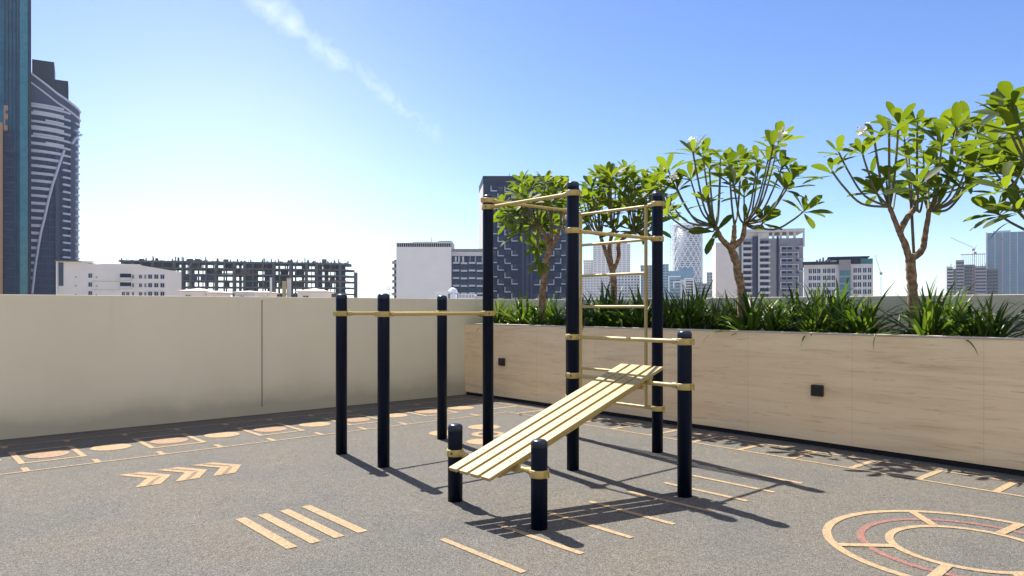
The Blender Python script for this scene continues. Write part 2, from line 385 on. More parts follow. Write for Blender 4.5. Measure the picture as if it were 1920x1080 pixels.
# dots behind the frame
b = MB(); disc(b, *cs(-.35, 9.2), .2, .004); marking(b, [M['peach']])
b = MB(); disc(b, *cs(-.28, 8.68), .2, .004, .12); marking(b, [M['peach']])
b = MB(); disc(b, *cs(-.33, 8.2), .18, .004); marking(b, [M['peach']])
b = MB(); disc(b, *cs(-.79, 8.75), .2, .004); marking(b, [M['peach']])

for (fx, fy, rz_, lb_) in ((973, 779, .4, "dry curled leaf lying on the deck near the far corner"), (1118, 791, 1.9, "small brown fallen leaf lying near the planter base")):
    Yf = FPX * 1.5 / (fy - 576); Xf = (fx - 960) / FPX * Yf; sf, nf = cs(Xf, Yf)
    b = MB(); vs = []
    for t, ww in ((0, .1), (.3, .8), (.6, 1), (1, .1)): vs += [(t * .09, -.02 * ww, .006 + .018 * ww), (t * .09, 0, .005 + .012 * t), (t * .09, .02 * ww, .006 + .02 * ww)]
    b.add(vs, [(3 * j + k, 3 * j + k + 1, 3 * j + k + 4, 3 * j + k + 3) for j in range(3) for k in range(2)], 0, True)
    fl_ = b.build("fallen_leaf", M['dead'], None, (-sf, -nf, .001), label=lb_, cat="leaf"); fl_.rotation_euler = (0, 0, rz_)

# ------------------------------------------------------------------ exercise frame
PR = .057
def post(root, s, n, h, o, clamps):
    """o = root position; clamps = list of (height, list of bar headings)"""
    m = MB().lathe([(0, .001), (PR, .001), (PR, h - .055), (PR - .001, h - .052)], 36)
    p = m.build("post", M['navy'], root, (-s - o[0], -n - o[1], 0))
    c = MB().lathe([(PR - .001, h - .052), (PR + .001, h - .050), (PR + .001, h - .026), (PR - .004, h - .013), (PR - .014, h - .004), (PR - .03, h), (0, h + .002)], 36)
    c.build("post_cap", M['cap'], p)
    for z, dirs in clamps:
        m = MB().lathe([(PR + .0005, z - .026), (PR + .008, z - .026), (PR + .0105, z - .022), (PR + .0105, z + .022), (PR + .008, z + .026), (PR + .0005, z + .026)], 36)
        for d in dirs:
            ca, sa = math.cos(d), math.sin(d)
            m.tube([(ca * (PR + .006), sa * (PR + .006), z), (ca * (PR + .055), sa * (PR + .055), z)], .0235, 14)
            # flange ears on the far side of the ring, where its halves are bolted
            e0, e1 = -(PR + .006), -(PR + .030)
            for t in (-1, 1):
                vs = []
                for (r, q) in ((e0, .004), (e1, .004), (e1, .015), (e0, .015)):
                    for zz in (z - .022, z + .022): vs.append((ca * r - sa * q * t, sa * r + ca * q * t, zz))
                m.add(vs, [(0, 2, 3, 1), (2, 4, 5, 3), (4, 6, 7, 5), (6, 0, 1, 7), (0, 6, 4, 2), (1, 3, 5, 7)])
        # bolts in recesses on the sides
            for t in (-1, 1):
                a = d + t * 1.05; ra = PR + .010
                m.tube([(math.cos(a) * ra, math.sin(a) * ra, z), (math.cos(a) * (ra + .004), math.sin(a) * (ra + .004), z)], .0085, 10, mi=1)
        m.build("clamp", [M['cream'], M['bolt']], p)
def bar(root, a, c, z, o, r=.0175, name="bar"):
    A_, B_ = Vector((-a[0] - o[0], -a[1] - o[1], z)), Vector((-c[0] - o[0], -c[1] - o[1], z))
    d = (B_ - A_).normalized(); MB().tube([A_ + d * (PR + .04), B_ - d * (PR + .04)], r, 16).build(name, M['cream'], root)
def hd(a, c): return math.atan2(-(c[1] - a[1]), -(c[0] - a[0]))
PA, PB, PC, PD = (4.05, 3.21), (4.05, 4.03), (2.78, 3.20), (2.79, 4.04)
PE, PF, PK, PG = (2.80, 5.29), (1.55, 5.29), (1.55, 4.04), (2.82, 6.54)
P1, P2 = (4.27, 5.45), (4.27, 6.40)
o = (-PA[0], -PA[1]); root = empty("dip_bar", (o[0], o[1], 0), label="single rail of the parallel bars farthest from the camera on two navy posts", cat="exercise bar")
post(root, *PA, 1.635, o, [(1.435, [hd(PA, PC)])]); post(root, *PC, 1.635, o, [(1.435, [hd(PC, PA)])]); bar(root, PA, PC, 1.435, o)
o = (-PE[0], -PE[1]); rig = empty("climbing_frame", (o[0], o[1], 0), label="navy and cream outdoor exercise frame with tall posts, wall ladder and slatted incline bench", cat="exercise frame")
post(rig, *PB, 1.63, o, [(1.435, [hd(PB, PD)])])
post(rig, *PD, 2.68, o, [(2.62, [hd(PD, PK)]), (2.55, [hd(PD, PE)]), (1.435, [hd(PD, PB)])])
post(rig, *PE, 2.66, o, [(2.55, [hd(PE, PD)]), (2.205, [hd(PE, PF)]), (1.227, [hd(PE, PG)]), (.872, [hd(PE, PG)])])
post(rig, *PF, 2.69, o, [(2.565, [hd(PF, PK)]), (2.205, [hd(PF, PE)]), (.455, [hd(PF, PK)])])
post(rig, *PK, 2.69, o, [(2.62, [hd(PK, PD)]), (2.545, [hd(PK, PF)]), (.455, [hd(PK, PF)])])
post(rig, *PG, 1.315, o, [(1.227, [hd(PG, PE)]), (.872, [hd(PG, PE)])])
post(rig, *P1, .597, o, [(.375, [hd(P1, P2)])]); post(rig, *P2, .605, o, [(.375, [hd(P2, P1)])])
for a, c, z in ((PB, PD, 1.435), (PD, PE, 2.55), (PD, PK, 2.62), (PE, PF, 2.205), (PE, PG, 1.227), (PE, PG, .872), (P1, P2, .375)): bar(rig, a, c, z, o)
# ladder
lad = empty("ladder"); lad.parent = rig; lad.location = (-1.55 - o[0], 0 - o[1], 0)
for n in (4.20, 5.14): MB().tube([(0, -n, .435), (0, -n, 2.575)], .018, 14).build("stile", M['cream'], lad)
for i in range(7):
    z = .452 + i * (2.56 - .452) / 6; MB().tube([(0, -4.218, z), (0, -5.122, z)], .0155, 14).build("rung", M['cream'], lad)
for z in (.455, 2.555):
    MB().tube([(0, -4.07, z), (0, -4.182, z)], .014, 10).build("bracket", M['cream'], lad); MB().tube([(0, -5.158, z), (0, -5.26, z)], .014, 10).build("bracket", M['cream'], lad)
# incline bench
be = empty("bench"); be.parent = rig; be.location = (-4.54 - o[0], -5.73 - o[1], .343)
ang = math.atan2(.655, 1.9); be.rotation_euler = (0, -ang, 0); LB = 2.01
for i in range(4):
    y0 = -.124 * i
    pk = MB().box(0, LB, y0 - .091, y0, -.025, 0).build("plank", M['plank'], be, bevel=.0025)
    sb = MB()
    for xx in (.24, .30, .95, 1.72, 1.78):
        sb.lathe([(.0065, .0), (.0065, .0015), (0, .002)], 10, (xx, y0 - .048 + random.uniform(-.004, .004), 0))
    sb.build("screws", M['bolt'], pk)
for xx in (.27, .98, 1.75):
    MB().box(xx - .02, xx + .02, -.44, -.022, -.042, -.0255).build("cross_batten", M['cream'], be)
for yy in (-.06, -.402): MB().box(.12, LB - .1, yy - .015, yy + .015, -.070, -.0425).build("rail", M['cream'], be, bevel=.003)
for xx, dz in ((.27, 0), (1.75, 0)):
    for yy in (-.06, -.402):
        MB().tube([(xx, yy - .03, -.085), (xx, yy + .03, -.085)], .017, 10).build("saddle", M['cream'], be)

# ------------------------------------------------------------------ planting
def set_tone(me, tones):
    at = me.attributes.new("leaf_tone", 'FLOAT', 'FACE'); at.data.foreach_set("value", tones)
def camw(px, Y, z):
    X = (px - 960) / FPX * Y; return Vector((CAMX + X * .7536 + Y * .6574, CAMY - X * .6574 + Y * .7536, z))
def strap_clump(seed, nl, ln):
    rnd = random.Random(seed); b = MB(); tones = []
    for i in range(nl):
        az = rnd.uniform(0, 2 * math.pi); inner = rnd.random()
        l = ln * rnd.uniform(.6, 1.1); el = R(rnd.uniform(38, 86) if inner < .7 else rnd.uniform(15, 45)); wd = rnd.uniform(.017, .034)
        bend = rnd.uniform(.25, 1.5) * (1.35 - el / R(90) * .8); tw = rnd.uniform(-.5, .5)
        p = Vector((rnd.uniform(-.05, .05), rnd.uniform(-.05, .05), 0)); NS = 9; vs = []; a = el
        kink = rnd.randint(4, 7) if rnd.random() < .18 else -1
        for j in range(NS + 1):
            t = j / NS
            h = Vector((math.cos(az) * math.cos(a), math.sin(az) * math.cos(a), math.sin(a)))
            sd_ = Vector((-math.sin(az), math.cos(az), 0)); upn = h.cross(sd_)
            w_ = wd * (min(1, .55 + t * 2.2)) * (1 - t ** 2.6) + .0006
            sdt = (sd_ * math.cos(tw * t) + upn * math.sin(tw * t)); fold = upn * (-w_ * .35)
            vs += [p - sdt * w_, p + fold, p + sdt * w_]
            p = p + h * (l / NS); a -= bend * (t * 1.6) / NS * 1.6
            if j == kink: a -= 1.0
            az += rnd.uniform(-.03, .03)
        fs = []
        for j in range(NS): q = j * 3; fs += [(q, q + 1, q + 4, q + 3), (q + 1, q + 2, q + 5, q + 4)]
        b.add(vs, fs, 0, True); tn = min(1, max(0, rnd.gauss(.45, .28))); tones += [tn] * len(fs)
    me = b.mesh("strap_plant", [M['strap']]); set_tone(me, tones); return me
clumps = [strap_clump(11 + i, 50 + 5 * (i % 3), .68 + .06 * (i % 4)) for i in range(7)]
tree_n = (1.26, 2.79, 4.97, 6.98, 8.8)
rnd = random.Random(5); n = .25; plants = []
while n < 11.5:
    for x_ in (.46, .88, 1.35):
        if x_ > 1.2 and rnd.random() < .45: continue
        plants.append((x_ + rnd.uniform(-.1, .12), n + rnd.uniform(-.16, .16) + (.2 if .5 < x_ < 1.2 else 0)))
    n += .40
seg_lab = ("spiky green strap leaf plant in the planter at its far left end", "spiky green strap leaf plant between the first two frangipani trees",
           "spiky green strap leaf plant between the second and third frangipani trees", "spiky green strap leaf plant between the third and fourth frangipani trees",
           "spiky green strap leaf plant between the fourth and fifth frangipani trees", "spiky green strap leaf plant past the rightmost frangipani tree")
for i, (x_, n_) in enumerate(plants):
    o_ = inst("strap_leaf_plant", clumps[rnd.randrange(7)], None, (x_, -n_, 1.125), rnd.uniform(0, 6.28))
    sc_ = rnd.uniform(.68, 1.08) * (1 if n_ > 2.5 else .88) * (.9 if n_ > 6 else 1); o_.scale = (sc_, sc_, sc_ * rnd.uniform(.9, 1.12))
    k_ = sum(n_ > t for t in tree_n); tagd(o_, seg_lab[k_], "plant", "strap leaf plants filling the planter")

def leaf_verts(b, base, direc, up, l, wd, droop, tones, tn, mi=0):
    d = direc.normalized(); sd_ = d.cross(up); sd_ = sd_.normalized() if sd_.length > 1e-4 else d.orthogonal().normalized(); nn = sd_.cross(d)
    prof = ((0, .10), (.12, .22), (.35, .70), (.6, 1.0), (.8, .92), (.93, .55), (1.0, .05)); vs = []
    for t, ww in prof:
        c_ = base + d * (l * t) - Vector((0, 0, 1)) * (droop * l * t * t); w_ = wd * ww
        vs += [c_ - sd_ * w_ + nn * w_ * .28, c_, c_ + sd_ * w_ + nn * w_ * .28]
    fs = []
    for j in range(len(prof) - 1): q = j * 3; fs += [(q, q + 1, q + 4, q + 3), (q + 1, q + 2, q + 5, q + 4)]
    b.add(vs, fs, mi, True); tones += [tn] * len(fs)

def tree(label, Y, base_px, trunk, limbs, tips, seed, leaf=.25, flowers=(), bend_pts=None, r0=.05, extra=0, region=None, nleaf=11):
    """trunk: picture points of the stem; limbs: list of picture polylines leaving its top; tips: where rosettes sit"""
    rnd = random.Random(seed); base = camw(base_px, Y, 1.12)
    fwd = Vector((.6574, .7536, 0)); right = Vector((.7536, -.6574, 0))
    def P(px, py, dep=0):
        YY = Y + dep; return Vector((CAMX, CAMY, CAMZ)) + right * ((px - 960) / FPX * YY) + fwd * YY + Vector((0, 0, (576 - py) / FPX * YY)) - base
    root = empty("frangipani_tree", base, label=label, cat="tree", group="frangipani trees growing in the planter")
    tb = MB(); gb = MB(); lb = MB(); tones = []
    tp = [Vector((0, 0, -.02))] + [P(*q) for q in trunk]
    def smooth_path(pts, k=4):
        res = []
        for i in range(len(pts) - 1):
            p0 = pts[max(i - 1, 0)]; p1 = pts[i]; p2 = pts[i + 1]; p3 = pts[min(i + 2, len(pts) - 1)]
            for j in range(k):
                t = j / k; res.append(.5 * ((2 * p1) + (p2 - p0) * t + (2 * p0 - 5 * p1 + 4 * p2 - p3) * t * t + (3 * p1 - p0 - 3 * p2 + p3) * t ** 3))
        return res + [pts[-1]]
    def knobbly(pts, ra, rb, b_, seg=9, knob=.12):
        ps = smooth_path(pts, 6); n_ = len(ps)
        b_.tube([p + Vector((rnd.uniform(-1, 1), rnd.uniform(-1, 1), 0)) * ra * .06 for p in ps], [(ra + (rb - ra) * i / (n_ - 1)) * (1 + rnd.uniform(-knob, knob)) for i in range(n_)], seg)
    knobbly(tp, r0, r0 * .78, tb)
    ends = []
    for lm in limbs:
        dep = rnd.uniform(-.25, .25); q = [P(*lm[0])] + [P(x, y, dep * (i + 1) / len(lm)) for i, (x, y) in enumerate(lm[1:])]
        knobbly(q, r0 * .68, r0 * .42, tb); ends.append((q[-1], lm[-1], dep))
        for sp in range(9):     # stubs of fallen leaves
            a_ = q[0].lerp(q[-1], rnd.random()); 
    tips = list(tips)
    cen = Vector((0, 0, 0))
    for (x, y) in limbs and [l_[-1] for l_ in limbs]: cen += P(x, y)
    cen /= len(limbs)
    forks = {}
    for idx, tpx in enumerate(tips):
        e = min(ends, key=lambda e_: abs(e_[1][0] - tpx[0]) + .25 * abs(e_[1][1] - tpx[1]) + rnd.uniform(0, 22))
        sp = P(*tpx, 0); hor = abs((sp - e[0]).dot(right))
        dmax = max(.12, math.sqrt(max(.02, 1.0 - min(.98, (hor / 1.25) ** 2)))) * .75
        dep = rnd.uniform(-dmax, dmax); tip = P(tpx[0], tpx[1], dep)
        st = e[0]; v_ = tip - st
        sag = .15 * math.sqrt(v_.x ** 2 + v_.y ** 2) + .015
        m1 = st + v_ * .35 + Vector((v_.x * .12, v_.y * .12, -sag)); m2 = st + v_ * .72 + Vector((v_.x * .07, v_.y * .07, -sag * .62))
        rb = .008 + .004 * rnd.random()
        ps = smooth_path([st, m1, m2, tip], 5); nn_ = len(ps)
        gb.tube(ps, [r0 * .25 + (rb - r0 * .25) * (i / (nn_ - 1)) ** .6 for i in range(nn_)], 7)
        ax = (ps[-1] - ps[-3]).normalized(); ax = (ax * .7 + Vector((0, 0, .5))).normalized()
        nl = nleaf + rnd.randint(-3, 2); o1 = ax.orthogonal().normalized(); o2 = ax.cross(o1)
        ph = rnd.uniform(0, 6.28); tone0 = rnd.uniform(.2, .8)
        for j in range(nl):
            a_ = ph + j * 2.4; tt = j / nl; spread = R(86 - 62 * tt + rnd.uniform(-10, 10))
            rad = o1 * math.cos(a_) + o2 * math.sin(a_)
            d = ax * math.cos(spread) + rad * math.sin(spread)
            ll = leaf * rnd.uniform(.72, 1.12) * (1 - .35 * tt * tt)
            leaf_verts(lb, tip - ax * (.05 * (1 - tt)) + rad * .008, d, ax, ll, ll * rnd.uniform(.15, .20), rnd.uniform(.02, .28) * (1 - tt * .7), tones, min(1, max(0, tone0 + rnd.uniform(-.25, .25) + .25 * tt)))
        if rnd.random() < .25:   # a leaf hanging lower on the twig
            p_ = ps[-5]; rad = Vector((rnd.uniform(-1, 1), rnd.uniform(-1, 1), -.4)).normalized()
            leaf_verts(lb, p_, rad, ax, leaf * .6, leaf * .09, .5, tones, .4)
    tb.build("trunk", M['bark'], root); br_ = gb.build("branches", M['twig'], root)
    me = lb.mesh("crown", [M['leaf']]); set_tone(me, tones); inst("crown", me, root, (0, 0, 0))
    for (x, y) in flowers:
        fb = MB(); c_ = P(x, y, -.1)
        for k_ in range(13):
            ctr = c_ + Vector((rnd.gauss(0, .035), rnd.gauss(0, .035), rnd.gauss(0, .028))); fn = Vector((rnd.uniform(-1, 1), rnd.uniform(-1, 1), rnd.uniform(.1, 1))).normalized()
            u_ = fn.orthogonal().normalized(); v2_ = fn.cross(u_)
            for q_ in range(5):
                a_ = q_ * 1.2566; dd = (u_ * math.cos(a_) + v2_ * math.sin(a_)); ss = fn.cross(dd)
                fb.add([ctr, ctr + dd * .02 - ss * .010 + fn * .004, ctr + dd * .036 + fn * .008, ctr + dd * .02 + ss * .010 + fn * .004], [(0, 1, 2, 3)], 0)
        fb.build("flower", M['petal'], root)
    return root
def blob_tips(cx_, cy_, rx, ry, n_, seed, lo=.35):
    rn = random.Random(seed); t = []
    tries = 0
    while len(t) < n_ and tries < 4000:
        tries += 1; x, y = rn.uniform(-1, 1), rn.uniform(-1, 1)
        if x * x + y * y < 1 and (y < .25 or rn.random() < lo) and all((x - a) ** 2 * rx * rx + (y - c) ** 2 * ry * ry > (rx * .17) ** 2 for a, c in t): t.append((x, y))
    return [(cx_ + a * rx, cy_ + c * ry) for a, c in t]
tree("leftmost frangipani tree with bright green leaves in front of the dark blue tower", 12.06, 1014,
     [(1018, 540), (1025, 490), (1031, 466)], [[(1031, 466), (1022, 440), (1008, 420)], [(1031, 466), (1034, 435), (1033, 415)], [(1030, 470), (1043, 448), (1052, 420)]],
     blob_tips(1006, 395, 66, 64, 30, 3) + [(950, 415), (1040, 345), (1012, 492), (965, 395), (1060, 372)], 21, .30, r0=.058, nleaf=12)
tree("second frangipani tree from the left, seen behind the cream ladder rungs", 10.9, 1147,
     [(1151, 545), (1148, 508)], [[(1148, 508), (1135, 470), (1125, 440)], [(1148, 508), (1143, 465), (1150, 430)], [(1149, 508), (1160, 480), (1161, 455), (1190, 432)]],
     blob_tips(1168, 378, 84, 62, 36, 9) + [(1145, 330), (1240, 330), (1225, 420), (1100, 375), (1255, 395), (1215, 345)], 34, .31, r0=.055, nleaf=11)
t3 = [(1299, 283), (1252, 317), (1318, 291), (1351, 295), (1389, 302), (1420, 299), (1449, 277), (1467, 311), (1488, 330), (1510, 393), (1351, 330), (1389, 325), (1326, 377),
      (1395, 365), (1269, 352), (1294, 333), (1433, 415), (1338, 432), (1420, 330), (1367, 306), (1236, 348), (1461, 262), (1376, 345), (1250, 400), (1440, 300), (1472, 350), (1330, 315)]
tree("tall middle frangipani tree with white flowers and three spreading limbs", 9.27, 1394,
     [(1390, 545), (1384, 515), (1380, 490), (1371, 466)], [[(1371, 466), (1352, 447), (1342, 424)], [(1372, 466), (1376, 445), (1377, 423)], [(1371, 466), (1392, 446), (1396, 420)]],
     t3, 55, .34, flowers=[(1464, 250), (1303, 266), (1262, 330)], r0=.060, nleaf=9)
t4 = [(1572, 284), (1560, 321), (1616, 284), (1639, 258), (1685, 229), (1696, 261), (1667, 250), (1759, 243), (1766, 270), (1731, 284), (1819, 229), (1833, 247), (1796, 289),
      (1782, 326), (1722, 344), (1680, 354), (1643, 358), (1824, 312), (1812, 350), (1731, 368), (1662, 335), (1787, 256), (1759, 358), (1704, 292), (1847, 284), (1740, 310), (1795, 235), (1720, 235)]
tree("large frangipani tree with forked trunk and pale wooden stake", 7.75, 1714,
     [(1712, 555), (1708, 510), (1706, 486)], [[(1706, 486), (1696, 456), (1684, 430), (1668, 388)], [(1686, 436), (1700, 410), (1718, 388)], [(1706, 486), (1728, 470), (1735, 440), (1742, 395)]],
     t4, 77, .33, flowers=[(1616, 243)], r0=.056, nleaf=9)
t5 = [(1898, 190), (1880, 212), (1905, 245), (1868, 262), (1890, 290), (1862, 318), (1908, 325), (1885, 350), (1868, 398), (1905, 392), (1912, 290), (1888, 325), (1930, 215), (1960, 190), (1945, 260), (1950, 320),
      (1990, 230), (2040, 200), (2090, 190), (2140, 230), (2050, 280), (2120, 300), (2190, 210), (2250, 250), (2320, 230), (2400, 280), (2200, 310), (2300, 330), (1985, 370), (2470, 330)]
tree("rightmost frangipani tree, its crown cut by the edge of the view", 6.38, 2134,
     [(2131, 540), (2128, 500)], [[(2128, 500), (2095, 460), (2050, 420)], [(2128, 500), (2130, 450), (2138, 410)], [(2128, 500), (2170, 460), (2230, 420)]], t5, 91, .33, r0=.06, nleaf=11)
sk = empty("support_stake", camw(1722, 7.85, 1.12), label="thin grey wooden stake standing beside the forked frangipani trunk", cat="stake")
a_ = camw(1722, 7.85, 1.12); b_ = camw(1707, 7.85, 1.5 + (576 - 352) / FPX * 7.85)
MB().tube([(0, 0, 0), b_ - a_], .016, 8).build("pole", M['stake'], sk)
MB().tube([(b_ - a_) * .3 + Vector((0, 0, -.02)), (b_ - a_) * .3 + Vector((0, 0, .02))], .024, 8).build("tie", M['petal'], sk)

# ------------------------------------------------------------------ city
CM = {
 'cream': mat("cream_render", (.84, .76, .66), .8, var=(.78, .70, .60), scale=.2),
 'white': mat("white_render", (.86, .82, .76), .8, var=(.82, .78, .72), scale=.15),
 'pale': mat("pale_concrete", (.66, .64, .61), .8, var=(.58, .56, .53), scale=.3),
 'grey': mat("grey_cladding", (.30, .28, .28), .7, var=(.26, .245, .25), scale=.5),
 'conc': mat("raw_concrete", (.14, .13, .13), .9, var=(.07, .07, .075), scale=.6),
 'rust': mat("red_netting", (.15, .05, .045), .9),
 'dark': mat("dark_cladding", (.013, .023, .058), .6, var=(.009, .017, .044), scale=.2, spec=.2),
 'dkglass': mat("dark_glass", (.006, .018, .062), .35, var=(.012, .030, .090), scale=.4, spec=.12),
 'bluegl': mat("blue_glass", (.014, .034, .07), .15, var=(.022, .045, .08), scale=.35, spec=.35),
 'greygl': mat('curtained_glass', (.07, .085, .11), .25, var=(.04, .05, .075), scale=.6, spec=.3),
 'teal': mat("teal_glass", (.006, .13, .21), .25, .0, var=(.003, .08, .14), scale=.12, spec=.25),
 'teal2': mat("teal_glass_light", (.03, .20, .24), .15, var=(.02, .15, .19), scale=.5, spec=.5),
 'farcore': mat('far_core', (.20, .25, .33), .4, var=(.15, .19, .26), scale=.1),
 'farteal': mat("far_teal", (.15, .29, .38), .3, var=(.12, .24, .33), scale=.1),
 'slab': mat("balcony_edge", (.50, .52, .60), .6),
 'pier': mat("pier_grey", (.045, .055, .115), .7, spec=.2),
 'trim': mat("white_trim", (.82, .82, .82), .6),
 'bouncewall': mat('bounce_render', (.46, .45, .43), .8, var=(.43, .42, .40), scale=.2),  # facade of the added tower that reflects sun onto the deck walls
 'tan': mat("tan_render", (.34, .20, .11), .8),
 'roof': mat("clay_roof", (.62, .52, .46), .8),
 'metal': mat("mast_metal", (.22, .2, .2), .5, .4),
 'red': mat("crane_red", (.42, .16, .12), .6),
 'yellow': mat("yellow_wall", (.42, .34, .16), .8),
 'brown': mat("brown_panel", (.16, .10, .085), .7),
}
GZ = -30
class Bld:
    def __init__(s, name, label, cat, D, px0, phi=None, group=None, edge=None):
        """phi = turn of the facade; by default it faces the spot from which `edge` is seen square on"""
        if phi is None: phi = -math.atan(((px0 if edge is None else edge) - 960) / FPX)
        s.k = 1.0; s.phi = phi; s.D, s.px0 = D, px0; p = camw(px0, D, GZ)
        s.o = empty(name, p, YAW + phi, label=label, cat=cat, group=group); s.cache = {}; s.count = {}; s.rest = {}
    def x(s, px):
        u = (px - 960) / FPX; X0 = (s.px0 - 960) / FPX * s.D
        return (u * s.D - X0) / (math.cos(s.phi) - u * math.sin(s.phi))
    def px(s, x): return 960 + FPX * ((s.px0 - 960) / FPX * s.D + x * math.cos(s.phi)) / (s.D + x * math.sin(s.phi))
    def z(s, py): return CAMZ + (576 - py) / FPX * s.D * s.k - GZ
    def box(s, name, px0, px1, py0, py1, m, y0=0, y1=20, **kw):
        """picture rectangle at the facade plane, py0 = bottom (None = the ground), y0..y1 depth in metres"""
        return MB().box(s.x(px0), s.x(px1), y0, y1, 0 if py0 is None else s.z(py0), s.z(py1)).build(name, m, s.o, **kw)
    def rep(s, name, w_, h_, x, z, fn, mats, y=0):
        """a repeated piece, each its own child up to 100, the rest one mesh"""
        s.count[name] = s.count.get(name, 0) + 1
        key = (name, round(w_, 2), round(h_, 2))
        if s.count[name] <= 100:
            if key not in s.cache: b = MB(); fn(b, w_, h_, 0, 0, 0); s.cache[key] = b.mesh(name, mats)
            inst(name, s.cache[key], s.o, (x, y, z))
        else:
            b, _ = s.rest.setdefault(name, (MB(), mats)); fn(b, w_, h_, x, y, z)
    def done(s):
        for k, (b, m) in s.rest.items(): b.build(k, m, s.o, kind="stuff")
def f_win(b, w_, h_, x, y, z):
    b.box(x, x + w_, y - .06, y + .02, z, z + h_, 0); t = .12
    b.box(x - t, x, y - .14, y + .02, z - t, z + h_ + t, 1); b.box(x + w_, x + w_ + t, y - .14, y + .02, z - t, z + h_ + t, 1)
    b.box(x, x + w_, y - .14, y + .02, z - t, z, 1); b.box(x, x + w_, y - .14, y + .02, z + h_, z + h_ + t, 1)
    b.box(x + w_ / 2 - .05, x + w_ / 2 + .05, y - .1, y - .06, z, z + h_, 1)
def f_dark(b, w_, h_, x, y, z):
    b.box(x, x + w_, y - .05, y + .02, z, z + h_, 0)
    b.box(x + w_ * .48, x + w_ * .52, y - .09, y - .05, z, z + h_, 1)
def f_balc(b, w_, h_, x, y, z):
    b.box(x, x + w_, y - 1.5, y + .02, z, z + .25, 0); b.box(x, x + w_, y - 1.5, y - 1.4, z + .25, z + .25 + h_, 0)
    b.box(x, x + .08, y - 1.4, y + .02, z + .25, z + .25 + h_, 0); b.box(x + w_ - .08, x + w_, y - 1.4, y + .02, z + .25, z + .25 + h_, 0)
def f_Lframe(b, w_, h_, x, y, z):     # bright L shaped balcony edge
    b.box(x, x + w_, y - .9, y + .02, z, z + .42, 0); b.box(x, x + .38, y - .9, y + .02, z + .42, z + h_, 0)
    b.box(x + .38, x + w_, y - .08, y + .02, z + .42, z + h_, 1)
def f_Rframe(b, w_, h_, x, y, z):
    b.box(x, x + w_, y - .9, y + .02, z, z + .42, 0); b.box(x + w_ - .38, x + w_, y - .9, y + .02, z + .42, z + h_, 0)
    b.box(x, x + w_ - .38, y - .08, y + .02, z + .42, z + h_, 1)

# 1 glass tower at the left edge
B = Bld("glass_tower", "very tall teal glass tower rising out of the top left of the view", "skyscraper", 330, -70, edge=58)
B.box("curtain_wall", -70, 37, None, -110, CM['teal'], 0, 40)
B.box("light_glass_bay", 37, 52, None, -110, CM['teal2'], -1.2, 38)
B.box("dark_corner", 52, 58.5, None, -110, CM['dark'], -.6, 38)
for px in (8, 15, 22, 29, 35): B.rep("fin", .5, B.z(-110), B.x(px), 0, lambda b, w_, h_, x, y, z: b.box(x, x + w_, y - .5, y + .02, z, z + h_), [CM['dkglass']])
for k in range(52): B.rep("floor_line", B.x(37) - .1, .12, 0.05, 4 + k * 3.3, lambda b, w_, h_, x, y, z: b.box(x, x + w_, y - .08, y + .02, z, z + h_), [CM['dkglass']])
# 2 tan tower in front of it
B = Bld("apartment_tower", "tan tower with dark balconies at the far left edge before the teal glass", "building", 290, -60, edge=20)
B.box("tan_wall", -60, 5, None, 222, CM['tan'], 0, 18)
B.box("side_wall", 5.2, 27, None, 232, CM['dkglass'], 3, 16)
fin = MB(); 
for (a, c, e, f) in ((7, 10, 235, 188), (10, 15, 196, 188), (10, 15, 213, 204), (10, 14, 235, 226)): fin.box(B.x(a), B.x(c), .5, 3, B.z(e), B.z(f))
fin.build("roof_fin", CM['tan'], B.o)
for k in range(26): B.rep("balcony", 3.2, .3, B.x(8), B.z(244 + k * 15.2), lambda b, w_, h_, x, y, z: b.box(x, x + w_, y + 1.6, y + 3.02, z, z + h_), [CM['pier']])
# 3 curved balcony tower
B = Bld("curved_tower", "dark curved high-rise with white balcony bands and a sweeping white arc", "skyscraper", 345, 30, edge=150); B.k = 1.06
def plan(t, off=0):
    """outline of the front, t = 0 left .. 1 right end, bulging to the viewer and rounding back at the right"""
    a = -.9 + t * 2.35; xc, yc, rx, ry = B.x(60), 21, B.x(148) - B.x(60) + off, 21 + off
    return (xc + rx * math.sin(a), yc - ry * math.cos(a))
def t_of(px):
    lo_, hi_ = 0, 1
    best = min((abs(plan(i / 400)[0] - B.x(px)), i / 400) for i in range(0, 396)); return best[1]
def arcband(b, ta, tb_, z0, z1, o0, o1, seg=14, mi=0):
    for i in range(seg):
        a0, a1 = ta + (tb_ - ta) * i / seg, ta + (tb_ - ta) * (i + 1) / seg
        p = [plan(a0, o1), plan(a1, o1), plan(a1, o0), plan(a0, o0)]
        v = [(q[0], q[1], z0) for q in p] + [(q[0], q[1], z1) for q in p]
        f = [(3, 2, 1, 0), (4, 5, 6, 7), (0, 1, 5, 4), (2, 3, 7, 6)]
        if i == 0: f.append((3, 0, 4, 7))
        if i == seg - 1: f.append((1, 2, 6, 5))
        b.add(v, f, mi)
pts = [plan(i / 30) for i in range(31)] + [(B.x(60) + 5, 40), (B.x(30), 40)]
ztop = B.z(222)
MB().prism(pts, 0, ztop).build("glass_body", CM['dkglass'], B.o)
def roofz(px): return B.z(158 + (px - 60) * .56) if px < 108 else B.z(185 + (px - 108) * .36)
cr = MB()
